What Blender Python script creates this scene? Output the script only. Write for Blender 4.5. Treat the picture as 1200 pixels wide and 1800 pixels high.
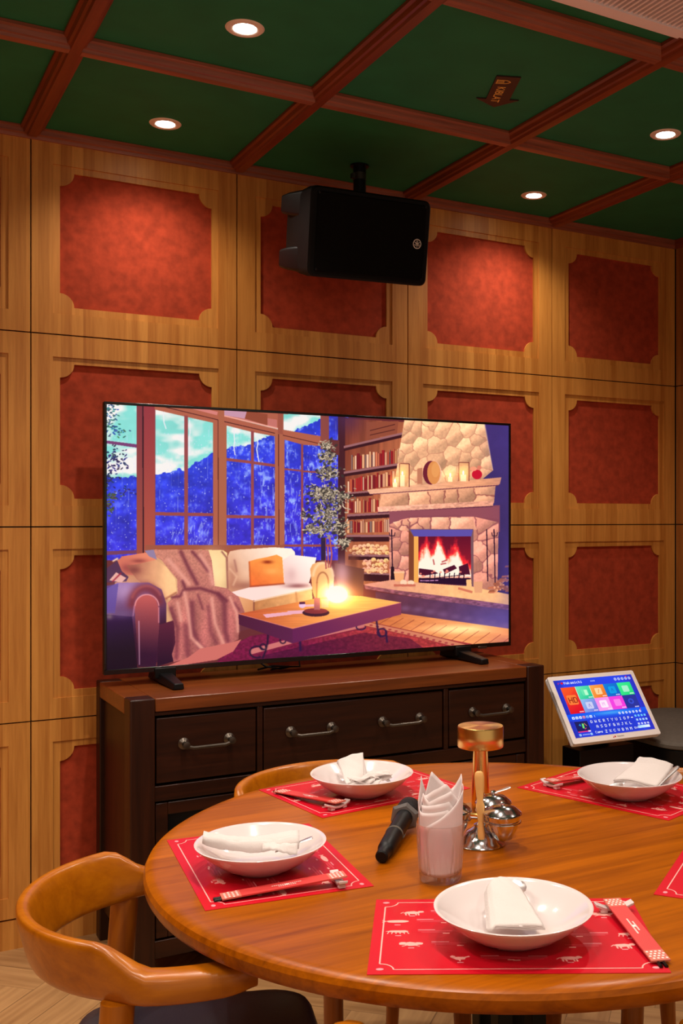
import bpy, bmesh, math, random
import numpy as np
from mathutils import Vector, Matrix

for _o in list(bpy.data.objects):
    bpy.data.objects.remove(_o, do_unlink=True)
SC = bpy.context.scene
COL = SC.collection
PI = math.pi

# ---------------------------------------------------------------- camera
CAM = (0.0, -3.644, 1.407)
YAW = 0.525
F_PX, CX_PX, HZ_PX = 1834.3, 774.5, 911.2
cam_data = bpy.data.cameras.new('camera')
cam_data.sensor_fit = 'VERTICAL'
cam_data.sensor_height = 36.0
cam_data.sensor_width = 24.0
cam_data.lens = 36.0 * F_PX / 1800.0
cam_data.shift_x = (600.0 - CX_PX) / 1800.0
cam_data.shift_y = (HZ_PX - 900.0) / 1800.0
cam_data.clip_start = 0.02
cam = bpy.data.objects.new('camera', cam_data)
COL.objects.link(cam)
cam.location = CAM
cam.rotation_euler = (PI / 2, 0, -YAW)
SC.camera = cam

# ---------------------------------------------------------------- world, exposure
wd = bpy.data.worlds.new('world')
SC.world = wd
wd.use_nodes = True
wd.node_tree.nodes['Background'].inputs[0].default_value = (1.0, 0.80, 0.62, 1)
wd.node_tree.nodes['Background'].inputs[1].default_value = 0.52
vs = SC.view_settings
vs.view_transform = 'Standard'
vs.look = 'None'
vs.gamma = 1.0
vs.use_curve_mapping = False
vs.exposure = 0.0

# lamp settings (used by the downlight builder)
LAMP_COLOR = (1.0, 0.86, 0.74)
LAMP_WATT = 54.0
LAMP_WATT_WALL = 33.0                            # the row closest to the panelling is dimmer
LAMP_CONE = math.radians(122)

# ---------------------------------------------------------------- helpers
def lin(r, g, b):
    def f(c):
        c /= 255.0
        return c / 12.92 if c <= 0.04045 else ((c + 0.055) / 1.055) ** 2.4
    return (f(r), f(g), f(b), 1.0)

def new_mat(name):
    m = bpy.data.materials.new(name)
    m.use_nodes = True
    return m, m.node_tree, m.node_tree.nodes['Principled BSDF']

def setp(b, **k):
    for n, v in k.items():
        b.inputs[n.replace('_', ' ')].default_value = v

def plain(name, col, rough=0.5, metal=0.0, spec=0.5, coat=0.0, noise=0.0, nscale=40.0, bump=0.0, bscale=80.0, emit=0.0):
    m, nt, b = new_mat(name)
    c = lin(*col)
    setp(b, Base_Color=c, Roughness=rough, Metallic=metal)
    b.inputs['Specular IOR Level'].default_value = spec
    b.inputs['Coat Weight'].default_value = coat
    if emit > 0:
        b.inputs['Emission Color'].default_value = c
        b.inputs['Emission Strength'].default_value = emit
    if noise > 0 or bump > 0:
        tc = nt.nodes.new('ShaderNodeTexCoord')
    if noise > 0:
        n = nt.nodes.new('ShaderNodeTexNoise')
        n.inputs['Scale'].default_value = nscale
        n.inputs['Detail'].default_value = 5
        nt.links.new(tc.outputs['Object'], n.inputs['Vector'])
        r = nt.nodes.new('ShaderNodeValToRGB')
        r.color_ramp.elements[0].position = 0.3
        r.color_ramp.elements[1].position = 0.7
        r.color_ramp.elements[0].color = tuple(v * (1 - noise) for v in c[:3]) + (1,)
        r.color_ramp.elements[1].color = tuple(min(1, v * (1 + noise)) for v in c[:3]) + (1,)
        nt.links.new(n.outputs['Fac'], r.inputs[0])
        nt.links.new(r.outputs[0], b.inputs['Base Color'])
    if bump > 0:
        n2 = nt.nodes.new('ShaderNodeTexNoise')
        n2.inputs['Scale'].default_value = bscale
        n2.inputs['Detail'].default_value = 3
        nt.links.new(tc.outputs['Object'], n2.inputs['Vector'])
        bp = nt.nodes.new('ShaderNodeBump')
        bp.inputs['Strength'].default_value = bump
        bp.inputs['Distance'].default_value = 0.002
        nt.links.new(n2.outputs['Fac'], bp.inputs['Height'])
        nt.links.new(bp.outputs[0], b.inputs['Normal'])
    return m

def wood(name, c_dark, c_light, axis='Z', strip=0.0, strip_axis='X', rough=0.4, coat=0.0, grain=1.0, strip_amt=0.35, world=False, spec=0.5):
    """wood: grain noise stretched along `axis`; optional glued strips `strip` wide across `strip_axis`"""
    m, nt, b = new_mat(name)
    setp(b, Roughness=rough)
    b.inputs['Coat Weight'].default_value = coat
    b.inputs['Coat Roughness'].default_value = 0.12
    b.inputs['Specular IOR Level'].default_value = spec
    N, L = nt.nodes.new, nt.links.new
    if world:
        g = N('ShaderNodeNewGeometry'); src = g.outputs['Position']
    else:
        g = N('ShaderNodeTexCoord'); src = g.outputs['Object']
    mp = N('ShaderNodeMapping')
    s = {'X': (1.2, 22, 22), 'Y': (22, 1.2, 22), 'Z': (22, 22, 1.2)}[axis]
    mp.inputs['Scale'].default_value = s
    L(src, mp.inputs['Vector'])
    n1 = N('ShaderNodeTexNoise'); n1.inputs['Scale'].default_value = 1.6; n1.inputs['Detail'].default_value = 6
    n1.inputs['Roughness'].default_value = 0.6; n1.inputs['Distortion'].default_value = 0.6
    L(mp.outputs[0], n1.inputs['Vector'])
    n2 = N('ShaderNodeTexNoise'); n2.inputs['Scale'].default_value = 7.0; n2.inputs['Detail'].default_value = 4
    L(mp.outputs[0], n2.inputs['Vector'])
    mx = N('ShaderNodeMath'); mx.operation = 'MULTIPLY_ADD'; mx.inputs[1].default_value = 0.35 * grain
    sub = N('ShaderNodeMath'); sub.operation = 'SUBTRACT'; sub.inputs[1].default_value = 0.5
    L(n2.outputs['Fac'], sub.inputs[0]); L(sub.outputs[0], mx.inputs[0])
    L(n1.outputs['Fac'], mx.inputs[2])
    fac = mx.outputs[0]
    if strip > 0:
        sx = N('ShaderNodeSeparateXYZ'); L(src, sx.inputs[0])
        dv = N('ShaderNodeMath'); dv.operation = 'DIVIDE'; dv.inputs[1].default_value = strip
        L(sx.outputs[strip_axis], dv.inputs[0])
        fl = N('ShaderNodeMath'); fl.operation = 'FLOOR'; L(dv.outputs[0], fl.inputs[0])
        wn = N('ShaderNodeTexWhiteNoise'); wn.noise_dimensions = '1D'; L(fl.outputs[0], wn.inputs['W'])
        s2 = N('ShaderNodeMath'); s2.operation = 'SUBTRACT'; s2.inputs[1].default_value = 0.5; L(wn.outputs['Value'], s2.inputs[0])
        m2 = N('ShaderNodeMath'); m2.operation = 'MULTIPLY_ADD'; m2.inputs[1].default_value = strip_amt
        L(s2.outputs[0], m2.inputs[0]); L(fac, m2.inputs[2]); fac = m2.outputs[0]
    r = N('ShaderNodeValToRGB')
    r.color_ramp.elements[0].position = 0.25; r.color_ramp.elements[0].color = lin(*c_dark)
    r.color_ramp.elements[1].position = 0.75; r.color_ramp.elements[1].color = lin(*c_light)
    L(fac, r.inputs[0]); L(r.outputs[0], b.inputs['Base Color'])
    bp = N('ShaderNodeBump'); bp.inputs['Strength'].default_value = 0.08; bp.inputs['Distance'].default_value = 0.001
    L(n2.outputs['Fac'], bp.inputs['Height']); L(bp.outputs[0], b.inputs['Normal'])
    return m

class B:
    """collects shapes into one mesh"""
    def __init__(s): s.bm = bmesh.new()
    def _mat(s, faces, mi):
        for f in faces: f.material_index = mi
        return faces
    def box(s, x0, x1, y0, y1, z0, z1, mi=0, M=None):
        c = [(x0,y0,z0),(x1,y0,z0),(x1,y1,z0),(x0,y1,z0),(x0,y0,z1),(x1,y0,z1),(x1,y1,z1),(x0,y1,z1)]
        v = [s.bm.verts.new(M @ Vector(p) if M else p) for p in c]
        return s._mat([s.bm.faces.new([v[i] for i in q]) for q in ((3,2,1,0),(4,5,6,7),(0,1,5,4),(1,2,6,5),(2,3,7,6),(3,0,4,7))], mi)
    def lathe(s, prof, n=40, mi=0, M=None, squash=None):
        rings = []
        for r, z in prof:
            if r < 1e-6:
                p = Vector((0, 0, z)); rings.append([s.bm.verts.new(M @ p if M else p)])
            else:
                ring = []
                for k in range(n):
                    a = 2 * PI * k / n
                    rr = r * (squash(a, z) if squash else 1)
                    p = Vector((rr * math.cos(a), rr * math.sin(a), z))
                    ring.append(s.bm.verts.new(M @ p if M else p))
                rings.append(ring)
        fs = []
        for a, b in zip(rings, rings[1:]):
            for k in range(n):
                k2 = (k + 1) % n
                if len(a) == 1 and len(b) == 1: continue
                if len(a) == 1: q = [a[0], b[k2], b[k]]
                elif len(b) == 1: q = [a[k], a[k2], b[0]]
                else: q = [a[k], a[k2], b[k2], b[k]]
                fs.append(s.bm.faces.new(q))
        return s._mat(fs, mi)
    def sweep(s, secs, mi=0, close=True, caps=True):
        """secs: list of closed rings of points"""
        R = [[s.bm.verts.new(p) for p in ring] for ring in secs]
        n = len(R[0]); fs = []
        for a, b in zip(R, R[1:]):
            for k in range(n):
                k2 = (k + 1) % n
                fs.append(s.bm.faces.new([a[k], a[k2], b[k2], b[k]]))
        if caps:
            fs.append(s.bm.faces.new(R[0][::-1])); fs.append(s.bm.faces.new(R[-1]))
        return s._mat(fs, mi)
    def tube(s, pts, rad, n=12, mi=0, caps=True):
        pts = [Vector(p) for p in pts]
        if not isinstance(rad, (list, tuple)): rad = [rad] * len(pts)
        secs = []; up = None
        for i, p in enumerate(pts):
            t = (pts[min(i + 1, len(pts) - 1)] - pts[max(i - 1, 0)]).normalized()
            if up is None:
                up = Vector((0, 0, 1)) if abs(t.z) < 0.9 else Vector((1, 0, 0))
            a = t.cross(up).normalized(); up = a.cross(t).normalized()
            secs.append([p + (a * math.cos(2*PI*k/n) + up * math.sin(2*PI*k/n)) * rad[i] for k in range(n)])
        return s.sweep(secs, mi, caps=caps)
    def prism(s, poly, z0, z1, mi=0, M=None):
        T = (lambda p: M @ Vector(p)) if M else (lambda p: p)
        lo = [s.bm.verts.new(T((x, y, z0))) for x, y in poly]
        hi = [s.bm.verts.new(T((x, y, z1))) for x, y in poly]
        n = len(poly)
        fs = [s.bm.faces.new(lo[::-1]), s.bm.faces.new(hi)]
        for k in range(n):
            fs.append(s.bm.faces.new([lo[k], lo[(k+1) % n], hi[(k+1) % n], hi[k]]))
        return s._mat(fs, mi)
    def face(s, pts, mi=0):
        return s._mat([s.bm.faces.new([s.bm.verts.new(p) for p in pts])], mi)
    def grid(s, fn, nu, nv, mi=0):
        V = [[s.bm.verts.new(fn(i / nu, j / nv)) for j in range(nv + 1)] for i in range(nu + 1)]
        return s._mat([s.bm.faces.new([V[i][j], V[i+1][j], V[i+1][j+1], V[i][j+1]]) for i in range(nu) for j in range(nv)], mi)

def obj(name, b, mats, parent=None, bevel=0.0, smooth=35, seg=2, fix=True, solid=0.0, sub=0):
    bm = b.bm
    if fix: bmesh.ops.recalc_face_normals(bm, faces=bm.faces[:])
    if smooth:
        lim = math.radians(smooth)
        for f in bm.faces: f.smooth = True
        for e in bm.edges:
            if len(e.link_faces) == 2:
                e.smooth = e.calc_face_angle(0) < lim
    me = bpy.data.meshes.new(name)
    bm.to_mesh(me); bm.free()
    for m in (mats if isinstance(mats, (list, tuple)) else [mats]): me.materials.append(m)
    o = bpy.data.objects.new(name, me)
    COL.objects.link(o)
    if parent: o.parent = parent
    if solid:
        md = o.modifiers.new('thickness', 'SOLIDIFY'); md.thickness = solid; md.offset = 1
    if sub:
        md = o.modifiers.new('subdivision', 'SUBSURF'); md.levels = sub; md.render_levels = sub
    if bevel:
        md = o.modifiers.new('bevel', 'BEVEL'); md.width = bevel; md.segments = seg
        md.limit_method = 'ANGLE'; md.angle_limit = math.radians(40)
    return o

def tag(o, label, cat, group=None):
    o['label'] = label; o['category'] = cat
    if group: o['group'] = group
    return o

def thing(name, label, cat, loc=(0, 0, 0), rz=0.0, group=None):
    o = bpy.data.objects.new(name, None)
    o.empty_display_size = 0.05
    COL.objects.link(o)
    o.location = loc; o.rotation_euler = (0, 0, rz)
    return tag(o, label, cat, group)

def struct(o):
    o['kind'] = 'structure'
    return o

def dup(root, loc=None, rz=None, label=None, group=None):
    def cp(o, parent):
        c = o.copy(); COL.objects.link(c)
        if parent: c.parent = parent
        for ch in o.children: cp(ch, c)
        return c
    r = cp(root, None)
    if loc is not None: r.location = loc
    if rz is not None: r.rotation_euler = (0, 0, rz)
    if label: r['label'] = label
    if group: r['group'] = group
    return r

def text_mesh(b, txt, size, M, mi=0, depth=0.0005):
    cu = bpy.data.curves.new('lettering', 'FONT')
    cu.body = txt; cu.size = size; cu.align_x = 'CENTER'; cu.align_y = 'CENTER'
    cu.extrude = depth
    to = bpy.data.objects.new('lettering', cu)
    COL.objects.link(to)
    bpy.context.view_layer.update()
    me = bpy.data.meshes.new_from_object(to.evaluated_get(bpy.context.evaluated_depsgraph_get()))
    k = len(b.bm.verts); kf = len(b.bm.faces)
    b.bm.from_mesh(me)
    b.bm.verts.ensure_lookup_table(); b.bm.faces.ensure_lookup_table()
    for v in b.bm.verts[k:]: v.co = M @ v.co
    for f in b.bm.faces[kf:]: f.material_index = mi
    bpy.data.objects.remove(to); bpy.data.curves.remove(cu); bpy.data.meshes.remove(me)

def rot_z(a): return Matrix.Rotation(a, 4, 'Z')
def trn(*p): return Matrix.Translation(p)

# ---------------------------------------------------------------- materials
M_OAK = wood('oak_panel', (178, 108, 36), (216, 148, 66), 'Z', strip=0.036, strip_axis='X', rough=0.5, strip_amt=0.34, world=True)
M_OAKY = wood('oak_panel_dimmed', (140, 80, 28), (176, 112, 46), 'Z', strip=0.036, strip_axis='Y', rough=0.5, strip_amt=0.34, world=True)  # darker copy of the panel oak, shade of the right-hand corner put into the tone
M_RED = plain('red_suede', (164, 60, 34), 0.85, noise=0.22, nscale=34, spec=0.2)
M_GAP = plain('dark_gap', (10, 8, 6), 0.9)
M_GREEN = plain('green_ceiling', (36, 118, 80), 0.75, noise=0.10, nscale=9, spec=0.3)
M_BEAM = wood('beam_wood_lit', (116, 58, 38), (172, 100, 76), 'X', rough=0.45, world=True)  # lighter, pinker copy of the beam wood; light from the camera side is in the colour
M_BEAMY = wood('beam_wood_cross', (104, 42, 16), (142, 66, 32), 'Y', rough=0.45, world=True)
M_WALNUT = wood('dark_walnut', (30, 9, 2), (58, 24, 7), 'X', rough=0.40, coat=0.0, spec=0.35, world=True)
M_WALNUTZ = wood('dark_walnut_upright', (30, 9, 2), (58, 24, 7), 'Z', rough=0.40, coat=0.0, spec=0.35, world=True)
M_WALNUTT = wood('walnut_top', (92, 44, 14), (136, 70, 26), 'X', rough=0.3, coat=0.1, world=True)
M_TABLE = wood('table_wood', (126, 60, 0), (184, 98, 0), 'X', rough=0.28, coat=0.0, spec=0.22, grain=0.8, strip=0.11, strip_axis='Y', strip_amt=0.16)
M_CHAIR = wood('chair_wood', (152, 78, 0), (190, 110, 4), 'X', rough=0.30, coat=0.12, grain=0.7)
M_CHAIRZ = wood('chair_wood_upright', (144, 72, 0), (180, 100, 4), 'Z', rough=0.32, coat=0.12, grain=0.7)
M_SEAT = plain('black_vinyl', (46, 46, 52), 0.42, bump=0.15, bscale=300)
M_BLACK = plain('black_plastic', (7, 7, 8), 0.45, spec=0.3)
M_BLACKM = plain('black_metal', (7, 7, 7), 0.4, spec=0.3)
M_GRILLE = plain('black_grille', (3, 3, 3), 0.8, spec=0.15, bump=0.6, bscale=900)
M_GLOSSB = plain('glossy_black', (10, 10, 11), 0.18)
M_PEWTER = plain('aged_pewter', (96, 88, 80), 0.34, metal=0.9)
M_WHITE = plain('white_plastic', (250, 242, 238), 0.35)
M_PORC = plain('white_porcelain', (222, 210, 208), 0.12, coat=0.5)
M_CLOTH = plain('white_cloth', (216, 206, 202), 0.9, bump=0.3, bscale=260, spec=0.2)
M_TISSUE = plain('white_tissue', (232, 218, 216), 0.9, spec=0.2)
M_CHROME = plain('chrome', (226, 222, 224), 0.13, metal=1.0)
M_STEEL = plain('steel_cutlery', (226, 222, 220), 0.32, metal=1.0)
M_BRASS = plain('brushed_brass', (236, 192, 112), 0.22, metal=1.0)
M_MATRED = plain('red_card', (200, 4, 32), 0.4, coat=0.08, spec=0.3)
M_MATEDGE = plain('red_card_border', (206, 30, 46), 0.3, coat=0.25)
M_CREAM = plain('cream_print', (244, 176, 166), 0.4)
M_PINK = plain('pale_pink_print', (238, 150, 158), 0.4)
M_FAINT = plain('faint_pink_print', (216, 58, 72), 0.4)
M_SLEEVE = plain('coral_paper', (206, 58, 56), 0.5)
M_DOTS = plain('white_print', (244, 226, 220), 0.5)
M_GREY = plain('grey_fabric', (92, 84, 74), 0.9, noise=0.12, nscale=60, bump=0.3, bscale=500)
M_PALEWOOD = plain('pale_wood', (226, 170, 96), 0.5, noise=0.1, nscale=25)
M_VENT = plain('pinkish_white_paint', (252, 240, 246), 0.5)
M_GOLD = plain('gold_print', (240, 190, 92), 0.5)
M_SIGN = plain('dark_brown_board', (46, 22, 12), 0.5)
M_RING = plain('lamp_trim', (246, 226, 214), 0.4)

m, nt, b_ = new_mat('tumbler_glass')
setp(b_, Base_Color=(1, 0.97, 0.96, 1), Roughness=0.02, IOR=1.45)
b_.inputs['Transmission Weight'].default_value = 1.0
mo_ = nt.nodes['Material Output']; tr_ = nt.nodes.new('ShaderNodeBsdfTransparent'); tr_.inputs[0].default_value = (.97, .95, .95, 1)
mx_ = nt.nodes.new('ShaderNodeMixShader'); mx_.inputs[0].default_value = 0.38
nt.links.new(tr_.outputs[0], mx_.inputs[1]); nt.links.new(b_.outputs[0], mx_.inputs[2]); nt.links.new(mx_.outputs[0], mo_.inputs[0])
M_GLASS = m
m, nt, b_ = new_mat('lamp_glow')
b_.inputs['Emission Color'].default_value = (1.0, 0.90, 0.76, 1)
b_.inputs['Emission Strength'].default_value = 30.0
M_LAMP = m
m, nt, b_ = new_mat('smoked_glass')
setp(b_, Base_Color=(0.004, 0.004, 0.004, 1), Roughness=0.12)
M_DKGLASS = m

# herringbone floor: tan planks in zigzag
def floor_mat():
    m, nt, b = new_mat('herringbone_oak')
    setp(b, Roughness=0.38)
    N, L = nt.nodes.new, nt.links.new
    g = N('ShaderNodeNewGeometry')
    mp = N('ShaderNodeMapping'); mp.inputs['Rotation'].default_value = (0, 0, math.radians(45)); L(g.outputs['Position'], mp.inputs[0])
    sep = N('ShaderNodeSeparateXYZ'); L(mp.outputs[0], sep.inputs[0])
    def math_(op, a, bb=None, c=None):
        n = N('ShaderNodeMath'); n.operation = op
        for i, v in enumerate((a, bb, c)):
            if v is None: continue
            if isinstance(v, (int, float)): n.inputs[i].default_value = v
            else: L(v, n.inputs[i])
        return n.outputs[0]
    w = 0.12
    u = math_('DIVIDE', sep.outputs[0], w); v = math_('DIVIDE', sep.outputs[1], w)
    iu = math_('FLOOR', u); iv = math_('FLOOR', v)
    d = math_('FLOORED_MODULO', math_('SUBTRACT', iu, iv), 8.0)
    horiz = math_('LESS_THAN', d, 4.0)                      # plank lies along u
    idh = math_('ADD', math_('MULTIPLY', math_('FLOOR', math_('DIVIDE', math_('SUBTRACT', iu, iv), 8.0)), 13.7), math_('MULTIPLY', iv, 3.1))
    idv = math_('ADD', math_('MULTIPLY', math_('FLOOR', math_('DIVIDE', math_('SUBTRACT', iu, iv), 8.0)), 7.9), math_('MULTIPLY', iu, 5.3))
    mixid = N('ShaderNodeMix'); mixid.data_type = 'FLOAT'
    L(horiz, mixid.inputs[0]); L(idv, mixid.inputs[2]); L(idh, mixid.inputs[3])
    wn = N('ShaderNodeTexWhiteNoise'); wn.noise_dimensions = '1D'; L(mixid.outputs[0], wn.inputs['W'])
    def grain(sc):
        mg = N('ShaderNodeMapping'); mg.inputs['Scale'].default_value = sc; L(mp.outputs[0], mg.inputs[0])
        n = N('ShaderNodeTexNoise'); n.inputs['Scale'].default_value = 2.0; n.inputs['Detail'].default_value = 6; L(mg.outputs[0], n.inputs[0])
        return n.outputs['Fac']
    mg = N('ShaderNodeMix'); mg.data_type = 'FLOAT'
    L(horiz, mg.inputs[0]); L(grain((22, 1.5, 1)), mg.inputs[2]); L(grain((1.5, 22, 1)), mg.inputs[3])
    fac = math_('MULTIPLY_ADD', math_('SUBTRACT', wn.outputs['Value'], 0.5), 0.4, mg.outputs[0])
    r = N('ShaderNodeValToRGB')
    r.color_ramp.elements[0].position = 0.2; r.color_ramp.elements[0].color = lin(150, 108, 66)
    r.color_ramp.elements[1].position = 0.8; r.color_ramp.elements[1].color = lin(200, 156, 104)
    L(fac, r.inputs[0])
    # seams across the plank width
    fu = math_('FRACT', u); fv = math_('FRACT', v)
    fx = N('ShaderNodeMix'); fx.data_type = 'FLOAT'; L(horiz, fx.inputs[0]); L(fu, fx.inputs[2]); L(fv, fx.inputs[3])
    seam = math_('GREATER_THAN', math_('ABSOLUTE', math_('SUBTRACT', fx.outputs[0], 0.5)), 0.485)
    mc = N('ShaderNodeMix'); mc.data_type = 'RGBA'
    L(math_('MULTIPLY', seam, 0.6), mc.inputs[0]); L(r.outputs[0], mc.inputs[6]); mc.inputs[7].default_value = lin(86, 58, 34)
    L(mc.outputs[2], b.inputs['Base Color'])
    return m
M_FLOOR = floor_mat()

# ---------------------------------------------------------------- room shell
X0, W, H, Z0 = 0.554, 0.703, 0.64, 0.099       # panel grid on the television wall
XR = X0 + 4 * W                                 # right-hand wall
XL, YB = -2.3, -5.0
ZC = 2.69
b = B(); b.box(XL, XR + 0.1, YB, 0.12, -0.06, 0.0); struct(obj('floor', b, M_FLOOR, smooth=0))
b = B(); b.box(XL, XR + 0.1, YB, 0.12, ZC, ZC + 0.06); struct(obj('ceiling', b, M_GREEN, smooth=0))
PT = 0.014                                      # depth of the panelling in front of the backing
wall_back = struct(obj('wall_back', (lambda b: (b.box(XL, XR + 0.1, PT, 0.12, 0, ZC), b)[1])(B()), M_GAP, smooth=0))
wall_right = struct(obj('wall_right', (lambda b: (b.box(XR + PT, XR + 0.12, YB, PT, 0, ZC), b)[1])(B()), M_GAP, smooth=0))

struct(obj('wall_left_added', (lambda b: (b.box(XL - 0.1, XL, YB, 0.12, 0, ZC), b)[1])(B()), M_OAKY, smooth=0))  # unseen wall, added to block ambient light from the left

def panel_cell(M, parent, wood_m, w=W, h=H):
    """one wall panel in its local frame: x along the wall, z up, -y into the room"""
    g = 0.0022
    def plate(b, outer, inner, y0, y1):
        n = len(inner)
        # outer is 4 corners, inner a loop; bridge with triangulated ring by fan per side
        def ring(y, flip):
            vo = [b.bm.verts.new(M @ Vector((x, y, z))) for x, z in outer]
            vi = [b.bm.verts.new(M @ Vector((x, y, z))) for x, z in inner]
            return vo, vi
        fo, fi = ring(y0, 0); bo, bi = ring(y1, 0)
        for k in range(4):
            b.bm.faces.new([fo[k], fo[(k+1) % 4], bo[(k+1) % 4], bo[k]])
        for k in range(n):
            b.bm.faces.new([fi[k], fi[(k+1) % n], bi[(k+1) % n], bi[k]])
        # front ring: inner loop is split at 4 anchor points nearest to the outer corners
        q = n // 4
        for k in range(4):
            a = k * q; e = ((k + 1) * q) % n
            seg = [fi[(a + t) % n] for t in range(q)] 
            for t in range(q - 1):
                b.bm.faces.new([fo[k], seg[t], seg[t+1]])
            b.bm.faces.new([fo[k], seg[-1], fi[e], fo[(k+1) % 4]])
    # outer frame with a square-cut opening
    b = B()
    x0, x1, z0, z1 = 0.069, w - 0.069, 0.070, h - 0.074
    outer = [(g, g), (w - g, g), (w - g, h - g), (g, h - g)]
    plate(b, outer, [(x0, z0), (x1, z0), (x1, z1), (x0, z1)], 0.0, PT)
    # second, deeper frame with scalloped corners
    rr = 0.046; i0, i1, j0, j1 = 0.092, w - 0.092, 0.094, h - 0.096
    inner = []
    K = 7
    for cxx, czz, a0 in ((i0, j0, 90), (i1, j0, 180), (i1, j1, 270), (i0, j1, 0)):
        for t in range(K):
            a = math.radians(a0 - 90 * t / (K - 1))
            inner.append((cxx + rr * math.cos(a), czz + rr * math.sin(a)))
    plate(b, [(x0 + .0, z0 + .0), (x1, z0), (x1, z1), (x0, z1)], inner, 0.005, PT)
    p = obj('wood_panel', b, wood_m, parent, smooth=0)
    b = B()
    b.face([M @ Vector(q) for q in ((i0 - .004, PT - .0006, j0 - .004), (i1 + .004, PT - .0006, j0 - .004), (i1 + .004, PT - .0006, j1 + .004), (i0 - .004, PT - .0006, j1 + .004))])
    r = obj('red_inset', b, M_RED, p, smooth=0, fix=False)
    return p
for c in range(-3, 4):
    for r_ in range(4):
        panel_cell(trn(X0 + c * W, 0, Z0 + r_ * H), wall_back, M_OAK)
for c in range(3):
    for r_ in range(4):
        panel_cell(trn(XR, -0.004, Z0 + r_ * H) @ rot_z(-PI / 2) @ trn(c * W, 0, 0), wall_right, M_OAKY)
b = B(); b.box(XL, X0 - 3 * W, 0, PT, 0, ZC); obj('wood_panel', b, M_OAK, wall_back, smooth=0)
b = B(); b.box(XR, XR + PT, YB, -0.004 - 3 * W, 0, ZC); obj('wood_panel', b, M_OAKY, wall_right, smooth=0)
b = B(); b.box(XL, XR, 0.003, PT, 0, Z0 - 0.004); struct(obj('baseboard_back', b, M_OAK, smooth=0))
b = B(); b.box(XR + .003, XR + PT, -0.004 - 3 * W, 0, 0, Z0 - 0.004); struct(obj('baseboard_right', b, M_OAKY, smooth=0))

# crown moulding and ceiling beams: stepped profile swept along
def mould(name, prof, p0, p1, side, mat, cuts=None):
    """prof: (out, z) loop; runs p0->p1 with `side` the out direction"""
    b = B(); p0, p1, side = Vector(p0), Vector(p1), Vector(side)
    segs = cuts or [(0.0, 1.0)]
    for s0, s1 in segs:
        a, c = p0.lerp(p1, s0), p0.lerp(p1, s1)
        b.sweep([[a + side * o + Vector((0, 0, z)) for o, z in prof], [c + side * o + Vector((0, 0, z)) for o, z in prof]])
    return struct(obj(name, b, mat, smooth=0))
crown = [(0, -0.036), (0.008, -0.036), (0.010, -0.026), (0.018, -0.022), (0.020, -0.008), (0.026, -0.006), (0.026, -0.001), (0, -0.001)]
mould('trim_1', crown, (XL, 0, ZC), (XR, 0, ZC), (0, -1, 0), M_BEAM)
mould('trim_2', crown, (XR, 0, ZC), (XR, YB, ZC), (-1, 0, 0), M_BEAMY)
beam = [(-0.036, -0.001), (-0.036, -0.010), (-0.028, -0.014), (-0.024, -0.026), (-0.017, -0.028), (-0.014, -0.036), (0.014, -0.036), (0.017, -0.028),
        (0.024, -0.026), (0.028, -0.014), (0.036, -0.010), (0.036, -0.001)]
tn = 3
for k in range(-4, 4):
    x = X0 + k * W
    mould('trim_%d' % tn, beam, (x, -0.027, ZC), (x, YB, ZC), (1, 0, 0), M_BEAMY); tn += 1
for k in range(1, 7):
    y = -0.735 * k
    cuts = []; L_ = XR - XL
    xs = [XL] + [X0 + q * W for q in range(-4, 4)] + [XR]
    for a, c in zip(xs, xs[1:]):
        if c - a > 0.1: cuts.append(((a - XL + 0.0150) / L_, (c - XL - 0.0150) / L_))
    mould('trim_%d' % tn, beam, (XL, y, ZC), (XR, y, ZC), (0, 1, 0), M_BEAM, cuts); tn += 1

# ---------------------------------------------------------------- ceiling fittings
def make_downlight(label, x, y, watt, group=None):
    t = thing('ceiling_downlight', label, 'ceiling light', (x, y, ZC), 0, group)
    b = B(); b.lathe([(0.031, -0.0005), (0.031, -0.003), (0.036, -0.005), (0.047, -0.004), (0.051, -0.0005)], 48)
    obj('trim_ring', b, M_RING, t)
    b = B(); b.lathe([(0.0, -0.0022), (0.030, -0.0022), (0.030, -0.0006)], 40)
    obj('lens', b, M_LAMP, t)
    ld = bpy.data.lights.new('downlight_lamp', 'SPOT')
    ld.energy = watt; ld.color = LAMP_COLOR; ld.spot_size = math.radians(136) if watt == LAMP_WATT_WALL else LAMP_CONE; ld.spot_blend = 1.0 if watt == LAMP_WATT_WALL else 0.6
    ld.shadow_soft_size = 0.028
    lo = bpy.data.objects.new('downlight_lamp', ld); COL.objects.link(lo)
    lo.location = (0, 0, -0.008); lo.parent = t
    return t
XA, XB = 0.925, 2.395
d0 = make_downlight('small round downlight in the ceiling nearest the left wall panels, left of the loudspeaker', XA, -0.262, LAMP_WATT_WALL)
d1 = make_downlight('round downlight at the very top of the photo, second out from the left wall panels', XA, -1.025, LAMP_WATT)
dup(d0, (XB, -0.245, ZC), label='small round downlight in the ceiling just right of the black loudspeaker')
dup(d1, (XB, -1.005, ZC), label='round downlight at the right edge of the photo beside the ceiling sign')
OFF = 'round recessed downlight in the ceiling outside the photographed corner'
for x, y in ((-0.53, -0.262), (-0.53, -1.025), (XA, -1.79), (XA, -2.55), (XB, -2.55), (-0.53, -1.79), (-0.53, -2.55), (XA, -3.9), (-0.53, -3.9), (-2.0, -1.8), (-2.0, -3.9)):
    dup(d0 if y > -.5 else d1, (x, y, ZC), label=OFF, group='downlights outside the frame')

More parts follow.
